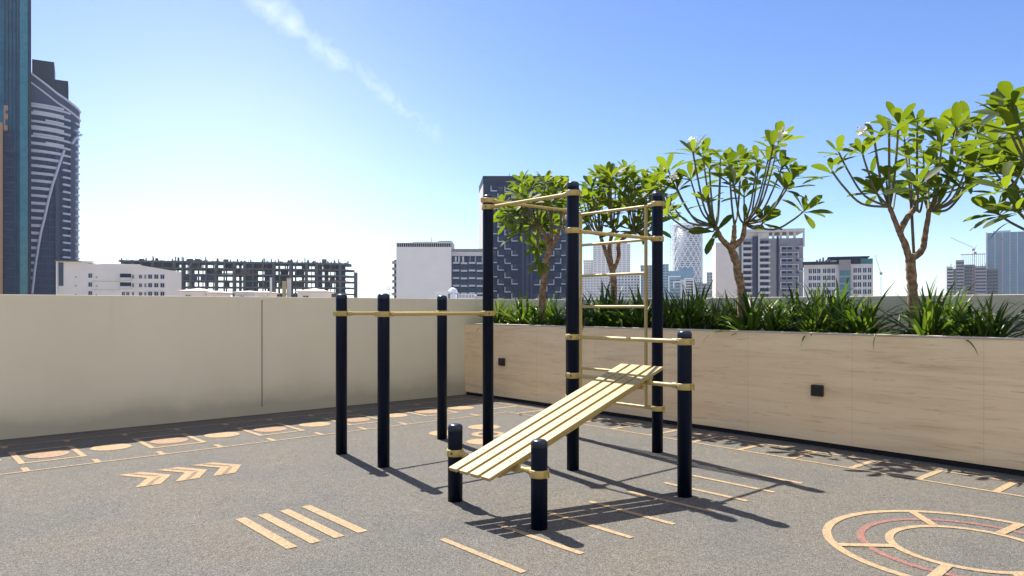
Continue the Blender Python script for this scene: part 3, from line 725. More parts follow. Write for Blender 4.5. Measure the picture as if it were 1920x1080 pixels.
for i in range(24):   # sloping screen above the roof, following the plan
    a0, a1 = t_of(55) + (t_of(149) - t_of(55)) * i / 24, t_of(55) + (t_of(149) - t_of(55)) * (i + 1) / 24
    p0, p1, q0, q1 = plan(a0, .6), plan(a1, .6), plan(a0, -.2), plan(a1, -.2)
    pa = B.px(p0[0]); pb = B.px(p1[0]); za, zb = roofz(pa), roofz(pb)
    v = [(*p0, ztop - 3), (*p1, ztop - 3), (*q1, ztop - 3), (*q0, ztop - 3), (*p0, za), (*p1, zb), (*q1, zb), (*q0, za)]
    cr.add(v, [(3, 2, 1, 0), (4, 5, 6, 7), (0, 1, 5, 4), (1, 2, 6, 5), (2, 3, 7, 6), (3, 0, 4, 7)])
cr.build("roof_screen", CM['pier'], B.o)
for off_, hh in ((.9, .5), (.9, .5)): pass
ta_, tb2 = t_of(55), t_of(150)
for dz, hh in ((-.1, 1.0), (-4.6, .8)):
    rim = MB()
    for i in range(24):
        a0, a1 = ta_ + (tb2 - ta_) * i / 24, ta_ + (tb2 - ta_) * (i + 1) / 24
        p0, p1, q0, q1 = plan(a0, 1.2), plan(a1, 1.2), plan(a0, .61), plan(a1, .61)
        pa = B.px(p0[0]); pb = B.px(p1[0]); za, zb = roofz(pa) + dz, roofz(pb) + dz
        v = [(*p0, za - hh), (*p1, zb - hh), (*q1, zb - hh), (*q0, za - hh), (*p0, za), (*p1, zb), (*q1, zb), (*q0, za)]
        rim.add(v, [(3, 2, 1, 0), (4, 5, 6, 7), (0, 1, 5, 4), (1, 2, 6, 5), (2, 3, 7, 6), (3, 0, 4, 7)])
    rim.build("roof_rim", CM['slab'], B.o)
B.box("roof_core", 57, 100, 250, 118, CM['dark'], 14, 34); B.box("roof_core", 100.2, 127, 250, 148, CM['dark'], 16, 34)
def arc_px(py):     # the white sweep, picture x as a function of y
    pts_ = ((288, 116), (320, 106), (360, 94), (400, 85), (450, 74), (500, 66), (556, 60))
    for (y0, x0), (y1, x1) in zip(pts_, pts_[1:]):
        if y0 <= py <= y1: return x0 + (x1 - x0) * (py - y0) / (y1 - y0)
    return 116 if py < 288 else 60
fl = [217 + 13.35 * k for k in range(34)]
for k, py in enumerate(fl):
    zz = B.z(py)
    if zz < 2: break
    if py < 556:
        b = MB(); e = arc_px(py)
        arcband(b, t_of(40), t_of(e), zz - .5, zz + (.75 if py > 280 or k % 2 else .4), -.2, 1.2)
        if py < 288: arcband(b, t_of(40 + 22 * (k % 3)), t_of(e - 1), zz + .55, zz + 1.35, .9, 1.7)
        b.build("balcony_band", CM['slab'], B.o)
        if py > 288: b = MB(); arcband(b, t_of(e + 1), t_of(102), zz - .15, zz + .15, -.2, .25); b.build("floor_line", CM['pier'], B.o)
    b = MB(); arcband(b, t_of(115), t_of(129), zz - .4, zz + .35, -.2, 1.0); arcband(b, t_of(115.5), t_of(128.5), zz + .35, zz + .45, .8, 1.0); b.build("balcony", CM['slab'], B.o)
    b = MB(); arcband(b, t_of(138), .93, zz - .4, zz + .4, -.2, 1.3); b.build("balcony", CM['slab'], B.o)
for (a, c) in ((102, 109), (129, 137)):
    b = MB(); arcband(b, t_of(a), t_of(c), 0, B.z(225 if a < 120 else 262), -.2, .9, 4); b.build("pier", CM['pier'], B.o)
for a in (81, 91): b = MB(); arcband(b, t_of(a), t_of(a + 1), 0, B.z(300), -.2, .35, 2); b.build("mullion", CM['pier'], B.o)
b = MB(); pth = []
for py in range(288, 557, 12):
    q = plan(t_of(arc_px(py)), 1.5); pth.append((q[0], q[1], B.z(py)))
b.tube(pth, .6, 6); b.build("white_arc", CM['slab'], B.o)
pth = []
for px, py in ((151, 246), (146, 248), (140, 253), (134, 262), (130, 272)):
    q = plan(min(.95, t_of(px)), 1.6); pth.append((q[0], q[1], B.z(py)))
MB().tube(pth, .6, 6).build("white_arc", CM['slab'], B.o)
# 4 cream apartment block
B = Bld("apartment_block", "cream apartment block with small dark windows below the curved tower", "building", 250, 107, edge=345)
Z = B.z
out_ = [(B.x(122), 0), (B.x(225), 0), (B.x(225), 0)]
MB().xprism([(B.x(107), 0), (B.x(340), 0), (B.x(340), Z(506)), (B.x(268), Z(495)), (B.x(262), Z(493)), (B.x(195), Z(493)), (B.x(175), Z(494)), (B.x(150), Z(490)), (B.x(122), Z(490)), (B.x(107), Z(490))], 0, 18).build("wall", CM['cream'], B.o)
B.box("glazed_bay", 110, 119, 536, 492, CM['bluegl'], -.15, .1)
B.box("corner_column", 106, 108.5, None, 490, CM['white'], -1.2, -.05)
B.box("roof_slab", 103, 150, 490.0, 488.6, CM['brown'], -2, 12)
B.box("roof_room", 145, 172, 491, 487, CM['cream'], 2, 12); B.box("roof_room", 192, 262, 493.5, 492, CM['cream'], 1, 14)
B.box("string_course", 172, 226, 526.5, 525.8, CM['yellow'], -.12, .05); B.box("string_course", 172, 226, 543, 542.3, CM['yellow'], -.12, .05)
for r in range(4):
    zb = Z(520 + r * 16.8)
    def W(px0, px1, hh=7.5, nm="window"):
        B.rep(nm, B.x(px1) - B.x(px0), hh / FPX * B.D, B.x(px0), zb, f_win, [CM['dkglass'], CM['pale']])
    W(166, 172.5, 8); W(141, 143, 2.2); W(180, 182, 2.2)
    for a, c in ((248, 251), (261, 266), (271, 274)): W(a, c, 7)
    for a in (278, 289.5, 301): W(a, a + 7, 8)
    if r < 2:
        B.box("loggia", 225, 246, 524 + r * 16.8, 511 + r * 16.8, CM['dark'], -.05, .02)
        B.rep("balcony", B.x(246) - B.x(225), .9, B.x(225), Z(525 + r * 16.8), f_balc, [CM['pale']])
    else:
        for a in (229, 237): W(a, a + 5, 7)
B.done()
# 5 unfinished concrete frame
B = Bld("unfinished_building", "long unfinished concrete building frame with open floors and rebar on its roof", "building", 380, 222, edge=640)
rnd = random.Random(12)
W_ = B.x(668); lv = [487.5, 500, 512, 524, 536, 548.5, 561]
for i, py in enumerate(lv):
    th = .9 if i == 0 else .6
    b = MB(); x1 = B.x(660 if i == 0 else 666)
    n_ = 8; ctr = (x1 - 10, 12); pts = [(B.x(222), 0), (x1 - 10, 0)] + [(ctr[0] + 10 * math.sin(R(a)), 12 - 12 * math.cos(R(a))) for a in range(15, 91, 15)] + [(x1, 24), (B.x(222), 24)]
    b.prism(pts, B.z(py) - th, B.z(py)); b.build("floor_slab", CM['conc'], B.o)
cols = []
for row, yy in enumerate((.6, 12, 23)):
    x = 1.0 + row * 1.3
    while x < W_ - 9: cols.append((x, yy)); x += rnd.choice((3.4, 4.6, 5.2)) if row < 2 else 5.5
for x, yy in cols[:98]:
    cw = rnd.choice((.5, .7, 1.4)); MB().box(x, x + cw, yy, yy + .8, 0, B.z(486.8)).build("column", CM['conc'], B.o)
for px0, px1, m in ((222, 330, 'dark'), (455, 478, 'dark'), (500, 514, 'dark'), (592, 604, 'pier'), (630, 648, 'dkglass'), (340, 342, 'conc'), (545, 548, 'conc')):
    B.box("infill_wall", px0, px1, None if px0 != 222 else 501, 488.4, CM[m], 4, 9)
for i in range(40):
    px = rnd.uniform(340, 640); r = rnd.randint(0, 5); wd_ = rnd.uniform(1.5, 7)
    B.rep("infill_panel", round(wd_), 2.6, B.x(px), B.z(lv[r + 1]) + .01, lambda b, w_, h_, x, y, z: b.box(x, x + w_, y, y + .15, z, z + h_), [CM[rnd.choice(('conc', 'dark', 'pier', 'conc'))]], y=rnd.choice((1.6, 6, 11)))
for i in range(95): 
    px = rnd.uniform(345, 655); r = rnd.randint(0, 4)
    B.rep("prop", .12, B.z(lv[r]) - B.z(lv[r + 1]) - .7, B.x(px), B.z(lv[r + 1]) + .01, lambda b, w_, h_, x, y, z: b.box(x, x + w_, y, y + .12, z, z + h_), [CM['conc']], y=rnd.choice((2.5, 8, 15)))
for r in (2, 3, 5): B.box("safety_net", 415 if r == 2 else 560, 480 if r == 2 else 650, lv[r] - .4, lv[r] - 1.9, CM['rust'], -.2, -.1)
b = MB()
for i in range(300):
    x = rnd.uniform(0, B.x(655)); y = rnd.uniform(.5, 20); h_ = rnd.choice((rnd.uniform(.4, 1.2), rnd.uniform(.8, 2.6))); b.box(x, x + rnd.choice((.1, .12, .6)), y, y + .12, B.z(487.4), B.z(487.4) + h_)
b.build("rebar", CM['conc'], B.o, kind="stuff")
for i in range(16):
    x = B.x(rnd.uniform(230, 650)); y = rnd.uniform(1, 15); B.rep("formwork", rnd.choice((1.0, 2.5)), rnd.choice((1.2, 2)), x, B.z(487.3), lambda b, w_, h_, x, y, z: b.box(x, x + w_, y, y + .6, z, z + h_), [CM['conc']], y=y)
B.box("scaffold_stair", 664, 671, None, 505, CM['conc'], 6, 9)
B.done()
# 6 villa roofs nearer
def villa(label, D, px0, px1, eave, apex, m='cream', depth=10):
    B = Bld("rooftop_pavilion", label, "building", D, px0, phi=R(5), group="low rooftops showing over the parapet wall")
    x1 = B.x(px1); B.box("wall", px0, px1, None, eave, CM[m], 0, depth); e = .5; z0, z1 = B.z(eave) + .002, B.z(apex); c_ = x1 / 2
    b = MB(); b.box(-e, x1 + e, -e, depth + e, z0, z0 + .25)
    b.add([(-e, -e, z0 + .25), (x1 + e, -e, z0 + .25), (x1 + e, depth + e, z0 + .25), (-e, depth + e, z0 + .25), (c_, depth / 2, z1)], [(0, 1, 4), (1, 2, 4), (2, 3, 4), (3, 0, 4)])
    b.build("roof", CM['roof' if m == 'cream' else 'pale'], B.o)
    for q in range(max(1, int(x1 / 3.5))): B.rep("window", 1.1, 1.2, 1.2 + q * 3.4, B.z(eave) - 2.0, f_win, [CM['dkglass'], CM['pale']])
villa("low roof pavilion with a pointed pale roof right of the cream block", 170, 338, 382, 547, 539)
villa("small cream roof hut between two pointed roofs on the skyline", 165, 388, 408, 550, 544)
villa("wide grey ridged roof below the unfinished building's middle", 180, 440, 478, 549, 544, 'pale')
villa("cream roof hut just left of the white pole", 165, 477, 500, 550, 544.5)
villa("cream roof pavilion with a pointed roof just left of the navy posts", 160, 558, 608, 548, 539)
B = Bld("white_pole", "slender white square pole rising over the parapet between roof huts", "pole", 160, 506); B.box("shaft", 506, 510, None, 521, CM['white'], 0, .5); B.box("cap", 505.5, 510.5, 520.9, 520, CM['pale'], -.1, .6)
B = Bld("chimney_tower", "narrow yellow stair tower standing over the parapet beside the white pole", "building", 165, 529)
B.box("shaft", 529, 537, None, 527, CM['yellow'], 0, 2); B.box("shaft", 538, 546, None, 523, CM['pale'], 1, 3); B.box("cap", 537.5, 547, 522.8, 520.5, CM['yellow'], .8, 3.2)
# 7 blank white block with dark glazed wing
B = Bld("hotel_block", "pale block with a blank white side and a dark blue glazed wing", "building", 300, 743, phi=0)
B.box("blank_wall", 743, 846, None, 463, CM['white'], 0, 30)
B.box("roof_screen", 743, 846, 462.9, 456, CM['dark'], .6, .8); B.box("roof_rail", 742.5, 847, 456, 455, CM['pale'], -.2, .6); B.box("plant_room", 770, 845, 462.9, 450.5, CM['pale'], 6, 20); B.box("plant_room", 820, 844, 450.4, 449, CM['grey'], 6, 12)
b = MB()
for i in range(26): b.box(B.x(744 + i * 4), B.x(744 + i * 4) + .2, -.1, .1, B.z(463), B.z(455.1))
b.build("railing", CM['pale'], B.o)
MB().tube([(B.x(805), 8, B.z(450)), (B.x(805), 8, B.z(441))], .12, 6).build("antenna", CM['metal'], B.o)
B.box("balcony_side", 736, 742.8, None, 486, CM['dark'], 4, 20)
for k in range(7): B.rep("side_balcony", B.x(742) - B.x(732), 1.0, B.x(732.5), B.z(494 + k * 12), f_balc, [CM['grey']], y=5)
B.box("glazed_wing", 846.2, 912, None, 471, CM['dkglass'], 3, 28)
B.box("wing_parapet", 846.2, 912, 470.9, 465.5, CM['grey'], 2.8, 28); B.box("wing_fascia", 846.5, 912, 479, 471.2, CM['pale'], 2.4, 2.95)
for px in (852, 858.5, 866, 878, 890, 903): B.rep("fin", .7, B.z(480) - B.z(492), B.x(px), B.z(492), lambda b, w_, h_, x, y, z: b.box(x, x + w_, y, y + .6, z, z + h_), [CM['pale']], y=2.38)
for r in range(8):
    for c in range(4):
        px = 848.5 + c * 15; B.rep("balcony", B.x(860.5) - B.x(848.5), .35, B.x(px), B.z(494 + r * 14.3 + (c % 2) * .6), lambda b, w_, h_, x, y, z: (b.box(x, x + w_, y, y + 1.2, z, z + .35 + h_)), [CM['slab']], y=1.8)
        B.rep("glass_bay", B.x(859) - B.x(850), 2.1, B.x(px + 1.5), B.z(492 + r * 14.3), f_dark, [CM['bluegl'], CM['pier']], y=2.98)
for c in range(5): B.rep("wing_pier", .9, B.z(480), B.x(846.4 + c * 15), 0, lambda b, w_, h_, x, y, z: b.box(x, x + w_, y, y + .8, z, z + h_), [CM['bluegl']], y=2.2)
B.done()
B = Bld("villa", "white villa with a small dome just over the parapet wall", "building", 150, 815, phi=0)
B.box("wall", 815, 845, None, 547, CM['trim'], 0, 9); B.box("wall", 845.2, 854, None, 551, CM['trim'], -1.5, 5); B.box("cornice", 814, 846, 547, 546, CM['trim'], -.3, 9.3)
MB().lathe([(1.0, 0), (.95, .45), (.7, .85), (.35, 1.08), (0, 1.15)], 16, (B.x(847), 3, B.z(549))).build("dome", CM['trim'], B.o)
B.rep("window", .5, 1.0, B.x(841), B.z(560), f_win, [CM['dkglass'], CM['pale']])
B = Bld("villa", "white flat roofed villa with a row of arched openings over the parapet", "building", 150, 859, phi=0)
B.box("wall", 859, 890, None, 551, CM['trim'], 0, 8); B.box("wall", 890.2, 915, None, 555, CM['pale'], 1, 8)
for q in range(5): B.rep("window", .35, .6, B.x(861.5 + q * 6), B.z(558), f_win, [CM['grey'], CM['trim']])
def mast(label, D, px, top, h_=None, name="telecom_mast"):
    B = Bld(name, label, "mast", D, px); t = B.z(top); b = MB()
    for sx, sy in ((-.5, -.5), (.5, -.5), (.5, .5), (-.5, .5)): b.tube([(sx, sy, 0), (sx * .6, sy * .6, t * .94)], .07, 4)
    zz = 1.0; k_ = 0
    while zz < t * .92: b.tube([(-.5 * (-1) ** k_, -.45, zz), (.5 * (-1) ** k_, -.45, zz + 1.0)], .04, 4); zz += 1.0; k_ += 1
    b.build("lattice", CM['metal'], B.o)
    MB().tube([(0, 0, t * .94), (0, 0, t)], .1, 5).build("spike", CM['metal'], B.o)
    for zz, rr in ((.80, 1.1), (.86, .9)):
        b = MB().lathe([(0, 0), (rr, 0), (rr, .2), (0, .2)], 10, (0, 0, t * zz)); b.build("platform", CM['metal'], B.o)
        for k_ in range(5):
            a = k_ * 1.256; MB().box(rr * math.cos(a) - .15, rr * math.cos(a) + .15, rr * math.sin(a) - .1, rr * math.sin(a) + .1, t * zz + .2, t * zz + 1.7).build("antenna_panel", CM['pale'], B.o)
    return B
mast("thin lattice telecom mast with antennas left of the blank white block", 330, 729, 516)
# 8 dark tower in the middle
B = Bld("dark_tower", "dark blue tower with stepped white L shaped balconies behind the leftmost frangipani", "skyscraper", 345, 906, phi=0)
MB().prism([(B.x(906), 0), (B.x(1066), 0), (B.x(1066), 30), (B.x(893), 30)], 0, B.z(344)).build("body", CM['dkglass'], B.o)
MB().prism([(B.x(905.5), -.3), (B.x(1066.5), -.3), (B.x(1066.5), 30), (B.x(892.6), 30.3)], B.z(344), B.z(330)).build("crown_band", CM['dark'], B.o)
b = MB(); b.prism([(B.x(905.8), -.02), (B.x(906.3), -.3), (B.x(893), 30.2), (B.x(892.3), 30.2)], 0, B.z(344.3)); b.build("side_wall", CM['pale'], B.o)
B.box("plant_room", 948, 985, 329.9, 327, CM['pale'], 8, 18); B.box("plant_room", 962, 978, 326.9, 325, CM['pale'], 9, 15)
MB().tube([(B.x(955), 10, B.z(330)), (B.x(955), 10, B.z(318))], .15, 5).build("antenna", CM['metal'], B.o)
for (a, c) in ((905.9, 908), (978, 983), (986, 991), (994, 999)): B.box("pier", a, c, None, 344.4, CM['pier'], -.5, .02)
B.box("recess", 977, 1000, None, 345, CM['dark'], -.12, .03)
for k, px in enumerate((918, 930, 943, 956, 969, 1012, 1024, 1037, 1050, 1062)): B.rep("vertical_fin", .9, B.z(348), B.x(px), 0, lambda b, w_, h_, x, y, z: b.box(x, x + w_, y - .35, y + .01, z, z + h_), [CM['dark']])
rw = random.Random(3)
for r in range(17):
    B.rep("floor_band", B.x(1064) - B.x(909), .35, B.x(909), B.z(356.5 + r * 13.4), lambda b, w_, h_, x, y, z: b.box(x, x + w_, y - .2, y + .01, z, z + h_), [CM['dark']])
    for px in (908.5, 920, 933, 946, 959, 1001, 1014, 1027, 1040, 1052):
        tn_ = rw.choice((0, 0, 1, 1, 2)); B.rep("window", B.x(9) - B.x(0), 1.9 + .06 * tn_, B.x(px + 1.5), B.z(358 + r * 13.4), f_dark, [CM[('dkglass', 'bluegl', 'greygl')[tn_]], CM['pier']])
    for c, px in enumerate((920, 933, 946, 959, 971, 1001, 1014, 1027, 1040, 1052)):
        if (r + c) % 2: continue
        fn = f_Lframe if px < 990 else f_Rframe
        if 970 < px < 1000: continue
        B.rep("balcony" if px < 990 else "balcony_right", B.x(12) - B.x(0), 2.5, B.x(px), B.z(360 + r * 13.4 + (c % 3) * .8 - 1), fn, [CM['slab'], CM['bluegl']])
B.done()
# 9 far hazy city
def slab_tower(name, label, D, px0, px1, top, m, floors, bays, depth=25, wm='bluegl', phi=None, hb=.5, group=None, steps=()):
    B = Bld(name, label, "building", D, px0, phi, group); wdt = B.x(px1)
    B.box("wall", px0, px1, None, top, CM[m], 0, depth); hz = B.z(top); fh = (576 - top + 30 * FPX / D) / FPX * D / floors
    for a, c, tt in steps: B.box("roof_step", a, c, top - .01, tt, CM[m], 2, depth - 3)
    bw = wdt / bays
    for r in range(floors):
        z = hz - fh * (r + 1) + fh * .25
        if z < 28: break
        for c in range(bays): B.rep("window", bw * .62, fh * hb, bw * (c + .19), z, f_dark, [CM[wm], CM[m]])
    B.rep("cornice", wdt + 1, .6, -.5, hz, lambda b, w_, h_, x, y, z: b.box(x, x + w_, y - .5, y + depth + .5, z, z + h_), [CM[m]])
    B.done(); return B
slab_tower("distant_tower", "tall pale distant tower with rows of windows seen through the ladder", 1500, 1112, 1182, 458, 'pale', 36, 9, 60, 'grey', steps=((1118, 1176, 453),), group="distant towers in haze")
slab_tower("distant_tower", "pale distant block at the left shoulder of the tall pale tower", 1550, 1094, 1112, 488, 'pale', 26, 4, 60, 'grey', group="distant towers in haze")
slab_tower("distant_block", "low hazy block below the tall pale tower, left of its trunk", 1300, 1090, 1140, 520, 'pale', 18, 9, 60, 'grey', group="distant blocks in haze")
slab_tower("distant_block", "low hazy bluish block between the tall pale tower and the ladder's right stile", 1350, 1141, 1200, 511, 'white', 18, 10, 60, 'bluegl', group="distant blocks in haze")
slab_tower("distant_tower", "grey distant tower partly hidden by the ladder's right post", 1300, 1201, 1222, 498, 'grey', 22, 4, 50, 'bluegl', group="distant towers in haze")
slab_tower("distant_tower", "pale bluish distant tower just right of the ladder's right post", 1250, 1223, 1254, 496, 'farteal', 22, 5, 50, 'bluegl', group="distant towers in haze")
B = Bld("lattice_tower", "round distant tower wrapped in a pale diagrid lattice", "skyscraper", 1200, 1262)
rr = (B.x(1318)) / 2; hz = B.z(418)
MB().lathe([(0, 0), (rr * .93, 0), (rr * .93, hz - 4), (0, hz - 4)], 32, (rr, rr, 0)).build("glass_core", CM['farcore'], B.o)
for k in range(40): B.rep("floor_ring", rr, .9, rr, hz - 4 - k * (hz - 40) / 38, lambda b, w_, h_, x, y, z: b.lathe([(w_ * .93, 0), (w_ * (.985), 0), (w_ * .985, h_), (w_ * .93, h_)], 32, (x, y, z)), [CM['trim']], y=rr)
for dirn in (1, -1):
    for k in range(16):
        b = MB(); ph = k * math.pi / 8; pth = [(rr + rr * 1.0 * math.cos(ph + dirn * t * 4.2), rr + rr * 1.0 * math.sin(ph + dirn * t * 4.2), hz * t) for t in [i / 30 for i in range(31)]]
        b.tube(pth, .75, 4, smooth=False); b.build("lattice_strand", CM['trim'], B.o)
MB().lathe([(rr * .95, hz - 2), (rr * 1.02, hz - 2), (rr * 1.02, hz), (rr * .95, hz)], 32, (rr, rr, 0)).build("crown_ring", CM['trim'], B.o)
b = MB()
for sx in (-4.5, -1.6): b.box(sx, sx + .5, 6, 6.5, 0, hz + 3)
zz = 2
while zz < hz: b.box(-4.5, -1.1, 6, 6.3, zz, zz + .5); zz += 6
b.build("hoist", CM['pale'], B.o); B.done()
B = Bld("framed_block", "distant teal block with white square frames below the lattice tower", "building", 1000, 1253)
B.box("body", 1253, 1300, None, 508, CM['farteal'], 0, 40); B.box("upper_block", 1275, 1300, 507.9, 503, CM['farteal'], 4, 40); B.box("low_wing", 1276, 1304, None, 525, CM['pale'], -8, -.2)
for a, c, e, f in ((1253, 1255, 552, 518), (1255.1, 1276, 520, 518), (1283, 1285, 552, 522), (1285.1, 1299, 524, 522), (1299.1, 1301, 552, 522), (1262, 1264, 540, 528), (1264.1, 1276, 530, 528)): B.box("frame", a, c, e, f, CM['trim'], -9.5, -8.2)
for r in range(6):
    for c in range(7): B.rep("window", 2.2, 1.8, B.x(1286 + c * 2.0), B.z(530 + r * 5), f_dark, [CM['dkglass'], CM['pale']], y=-8.2)
    B.rep("strip_window", B.x(1274) - B.x(1257), 1.5, B.x(1257), B.z(527 + r * 6), f_dark, [CM['bluegl'], CM['pale']])
B.done()
slab_tower("distant_block", "dim grey block under construction right below the lattice tower", 1100, 1300, 1335, 532, 'grey', 14, 7, 40, 'dkglass', group="distant blocks in haze", steps=((1303, 1318, 529),))
slab_tower("distant_tower", "flat grey distant tower just left of the blank white wall", 1600, 1325, 1342, 511, 'grey', 16, 3, 40, 'pier', group="distant towers in haze")
# 10 apartment block with blank white side
B = Bld("apartment_block", "large apartment block with a blank white side and pale framed balconies", "building", 400, 1341, phi=R(-12))
B.box("blank_wall", 1341, 1384, None, 456, CM['cream'], -3, 25); B.box("glass_edge", 1384.2, 1391, None, 450, CM['farteal'], 0, 25)
B.box("wall", 1391.2, 1506, None, 449, CM['grey'], 0, 26)
B.box("roof_frame", 1399, 1508, 437.5, 432, CM['pale'], -1.5, 24); B.box("roof_frame_leg", 1505, 1508, 465, 437.6, CM['pale'], -1.5, 0); B.box("roof_wall", 1396, 1442, 448.9, 437.6, CM['pale'], .5, 20)
B.box("plant_room", 1403, 1432, 431.9, 430, CM['pale'], 5, 15)
for px in (1448, 1462, 1475, 1488): B.rep("roof_post", 1.2, B.z(437.7) - B.z(449), B.x(px), B.z(449), lambda b, w_, h_, x, y, z: b.box(x, x + w_, y, y + .8, z, z + h_), [CM['pale']], y=.5)
for a, c, m in ((1411, 1417, 'pier'), (1417.2, 1421, 'dark'), (1389, 1393, 'dark'), (1456, 1460, 'dark')): B.box("pier", a, c, None, 445, CM[m], -.6, .03)
B.box("white_strip", 1421.2, 1424, None, 438, CM['pale'], -1.4, .03); B.box("white_strip", 1390, 1393, 512, 449, CM['pale'], -1.4, -.65)
for r in range(11):
    y_ = 463 + r * 11.0
    B.rep("balcony", B.x(1410) - B.x(1393.2), .9, B.x(1393.2), B.z(y_ + 1), f_balc, [CM['pale']]); B.rep("opening", B.x(1408) - B.x(1394), 1.7, B.x(1394), B.z(y_ - 3), f_dark, [CM['dkglass'], CM['pier']])
    B.rep("balcony", B.x(1444) - B.x(1424.2), .9, B.x(1424.2), B.z(y_), f_balc, [CM['pale']]); B.rep("opening", B.x(1441) - B.x(1425), 1.8, B.x(1425), B.z(y_ - 4), f_dark, [CM['dkglass'], CM['brown']])
    B.rep("opening", B.x(1485) - B.x(1466), 1.5, B.x(1466), B.z(y_ + 7), f_dark, [CM['dkglass'], CM['pale']])
    B.rep("small_window", .9, 1.4, B.x(1492), B.z(y_ + 7), f_dark, [CM['pier'], CM['grey']]); B.rep("small_window", .9, 1.4, B.x(1495.5), B.z(y_ + 7), f_dark, [CM['pier'], CM['grey']])
for r in range(4):
    y_ = 464 + r * 22
    for a, c, e, f in ((1462, 1486, y_ + 1.5, y_), (1462, 1464, y_ + 11, y_ + 1.6), (1462, 1497, y_ + 12.6, y_ + 11.1), (1495, 1497, y_ + 22, y_ + 12.7)): B.box("balcony_frame", a, c, e, f, CM['slab'], -1.8, .03)
    B.box("corner_balcony", 1496, 1507, y_ + 2.5 if r else y_ + 1.5, y_ + 1 if r else y_, CM['slab'], -1.8, 1)
B.done()
# 11 low block with floating dark roof
B = Bld("office_block", "low white office block with a thin dark floating roof behind the plants", "building", 320, 1507)
B.box("wall", 1507, 1637, None, 497, CM['pale'], 0, 25); B.box("roof_edge", 1505, 1572, 496.9, 491, CM['dark'], -1, 24); B.box("roof_house", 1572.2, 1614, 496.9, 485, CM['dark'], 1, 20); B.box("roof_canopy", 1552, 1630, 484.9, 483.3, CM['dark'], -2, 22)
B.box("grey_bay", 1573, 1595, None, 489, CM['grey'], -1.2, -.02); B.box("glass_end", 1614.2, 1637, 496.8, 487, CM['teal2'], 1, 15)
for i in range(5): B.box("roof_unit", 1530 + i * 6, 1534 + i * 6, 490.9, 487 - (i % 3) * 2.5, CM['pale'], 3 + i, 6 + i)
for r in range(4):
    for px in (1516, 1524, 1532, 1543, 1551, 1559, 1600, 1608, 1618, 1627): B.rep("window", B.x(1523) - B.x(1516.5), 2.0, B.x(px), B.z(513 + r * 13), f_win, [CM['bluegl'], CM['trim']])
    B.rep("glass_bay", B.x(1594) - B.x(1574.5), 2.2, B.x(1574.5), B.z(518 + r * 13), f_dark, [CM['teal2'], CM['grey']], y=-1.2)
B.done()
def crane(label, D, px, base, top, jib, m='red', w_=.8):
    """jib = list of picture points (px, py) from the mast head to the tip"""
    B = Bld("tower_crane", label, "crane", D, px); t = B.z(top); b = MB(); hw = w_
    for sx, sy in ((-hw, -hw), (hw, -hw), (hw, hw), (-hw, hw)): b.box(sx - .12, sx + .12, sy - .12, sy + .12, 0, t)
    zz, k_ = 0, 0
    while zz < t - 2.5:
        s_ = (-1) ** k_; b.tube([(-hw * s_, -hw, zz), (hw * s_, -hw, zz + 2.5)], .1, 4); b.tube([(-hw, hw * s_, zz), (-hw, -hw * s_, zz + 2.5)], .1, 4); zz += 2.5; k_ += 1
    b.build("mast", CM[m], B.o)
    b = MB()
    for (a, c) in zip(jib, jib[1:]):
        p0, p1 = Vector((B.x(a[0]), 0, B.z(a[1]))), Vector((B.x(c[0]), 0, B.z(c[1])))
        for o_ in (Vector((0, -.6, 0)), Vector((0, .6, 0)), Vector((0, 0, 1.1))): b.tube([p0 + o_, p1 + o_ * .5], .14, 4)
        n_ = max(2, int((p1 - p0).length / 2.2))
        for i in range(n_): b.tube([p0.lerp(p1, i / n_) + Vector((0, -.6, 0)), p0.lerp(p1, (i + .5) / n_) + Vector((0, 0, 1))], .09, 4)
    b.build("jib", CM[m], B.o); MB().box(-1.2, 1.2, -1.2, 1.2, t, t + 2.2).build("cab", CM[m], B.o)
crane("thin distant crane leaning up from behind the plants left of the forked trunk", 700, 1652, 560, 515, [(1652, 515), (1641, 478)], 'metal', .7)
# 12 right side
B = Bld("glass_office", "wide pale blue glass office tower at the right edge", "skyscraper", 900, 1850)
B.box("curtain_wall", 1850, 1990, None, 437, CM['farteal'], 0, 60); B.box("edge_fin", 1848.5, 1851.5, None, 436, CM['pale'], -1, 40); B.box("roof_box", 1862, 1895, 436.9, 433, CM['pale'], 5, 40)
for r in range(24): B.rep("floor_band", B.x(1989) - B.x(1852), 1.3, B.x(1852), B.z(442 + r * 5.6), lambda b, w_, h_, x, y, z: b.box(x, x + w_, y - .4, y + .02, z, z + h_), [CM['farcore']])
for c in range(9): B.rep("mullion", .6, B.z(437.5), B.x(1865 + c * 14), 0, lambda b, w_, h_, x, y, z: b.box(x, x + w_, y - .6, y + .02, z, z + h_), [CM['pale']])
B.done()
B = Bld("unfinished_tower", "grey unfinished concrete block with ragged top below the cranes", "building", 850, 1775)
rn = random.Random(4)
for k, (a, c, t) in enumerate(((1775, 1786, 500), (1786.2, 1792, 504), (1792.2, 1808, 488), (1808.2, 1828, 497), (1828.2, 1850, 500), (1850.2, 1872, 506))):
    B.box("tier", a, c, None, t, CM['conc' if k % 2 else 'grey'], k * .8, 40)
    for r in range(9):
        B.rep("open_floor", B.x(c) - B.x(a) - 1, 1.7, B.x(a) + .5, B.z(t + 7 + r * 6), f_dark, [CM['dark'], CM['conc']], y=k * .8)
for r in range(10): B.rep("slab_edge", B.x(1789) - B.x(1773), .7, B.x(1773), B.z(503 + r * 6), lambda b, w_, h_, x, y, z: b.box(x, x + w_, y - 1.5, y, z, z + h_), [CM['pale']], y=-.05)
for i in range(14): B.rep("rebar", .5, rn.choice((2, 3, 4)), B.x(1776 + i * 6.6), B.z(501), lambda b, w_, h_, x, y, z: b.box(x, x + w_, y, y + .5, z, z + h_), [CM['conc']], y=10)
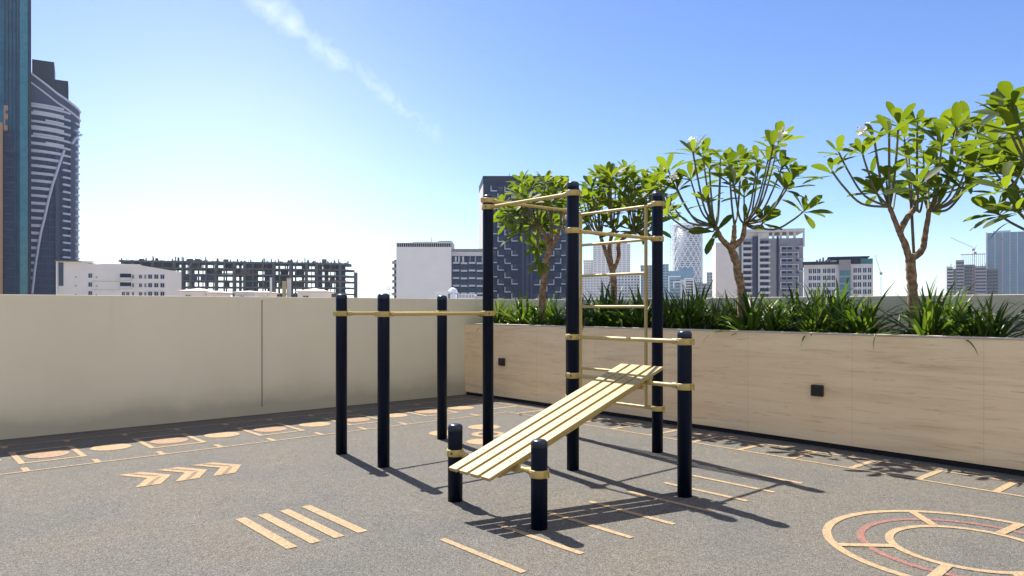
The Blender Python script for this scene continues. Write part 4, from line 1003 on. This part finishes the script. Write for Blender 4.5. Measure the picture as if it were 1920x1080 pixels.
for a in range(12): B.rep("steel_post", .5, B.z(475) - B.z(500), B.x(1804 + a * 4), B.z(500), lambda b, w_, h_, x, y, z: b.box(x, x + w_, y, y + .5, z, z + h_), [CM['pale']], y=30)
B.box("steel_deck", 1802, 1850, 476, 474.5, CM['pale'], 28, 34)
B.done()
crane("pink luffing crane with a long jib over the unfinished block", 820, 1825, 560, 470, [(1827, 466), (1782, 444)])
crane("second crane with a short steep jib beside the pink luffing crane", 840, 1829, 560, 476, [(1826, 474), (1831, 460)], 'metal')
crane("tall pale red crane mast in front of the blue glass office tower", 880, 1878, 560, 450, [(1878, 448), (1882, 436)])
mast("slim distant mast left of the unfinished block with cranes", 900, 1783, 476)

# unseen tower added behind the camera to bounce sunlight onto the shaded walls
ht = empty("bounce_tower", (0, -16.3, -30), label="plain light grey tower added unseen behind the roof deck to bounce sunlight", cat="building")
MB().box(-30, 14, -16, 0, 0, 95).build("wall", CM['bouncewall'], ht)
hw_ = MB(); f_win(hw_, 1.8, 1.5, 0, 0, 0)
hm_ = MB()
for a_, c_, e_, f_ in ((0, 1.8, 0, 1.5),):
    hm_.box(a_, c_, -.02, .05, e_, f_, 0); hm_.box(-.1, 1.9, -.02, .12, -.1, -.001, 1); hm_.box(-.1, 1.9, -.02, .12, 1.501, 1.6, 1); hm_.box(.86, .94, .051, .09, 0, 1.5, 1)
hmm = hm_.mesh("window", [CM['dkglass'], CM['trim']])
for r in range(9):
    for c in range(9): inst("window", hmm, ht, (-27 + c * 4.6, 0, 31.6 + r * 3.4))
for r in range(16): MB().box(-30.01, 14.01, .001, .14, 33.9 + r * 3.4, 34.05 + r * 3.4).build("floor_line", CM['pale'], ht)

# ------------------------------------------------------------------ haze
hz_ = MB().box(-3500, 3500, -3500, 3500, -32, 205).build("haze", [], None, kind="stuff")
hm = bpy.data.materials.new("haze"); hm.use_nodes = True; hm.node_tree.nodes.clear()
pv = hm.node_tree.nodes.new("ShaderNodeVolumePrincipled"); pv.inputs["Density"].default_value = HAZE; pv.inputs["Color"].default_value = (.72, .86, 1, 1); pv.inputs["Anisotropy"].default_value = .35
ho = hm.node_tree.nodes.new("ShaderNodeOutputMaterial"); hm.node_tree.links.new(pv.outputs[0], ho.inputs["Volume"])
hz_.data.materials.append(hm)
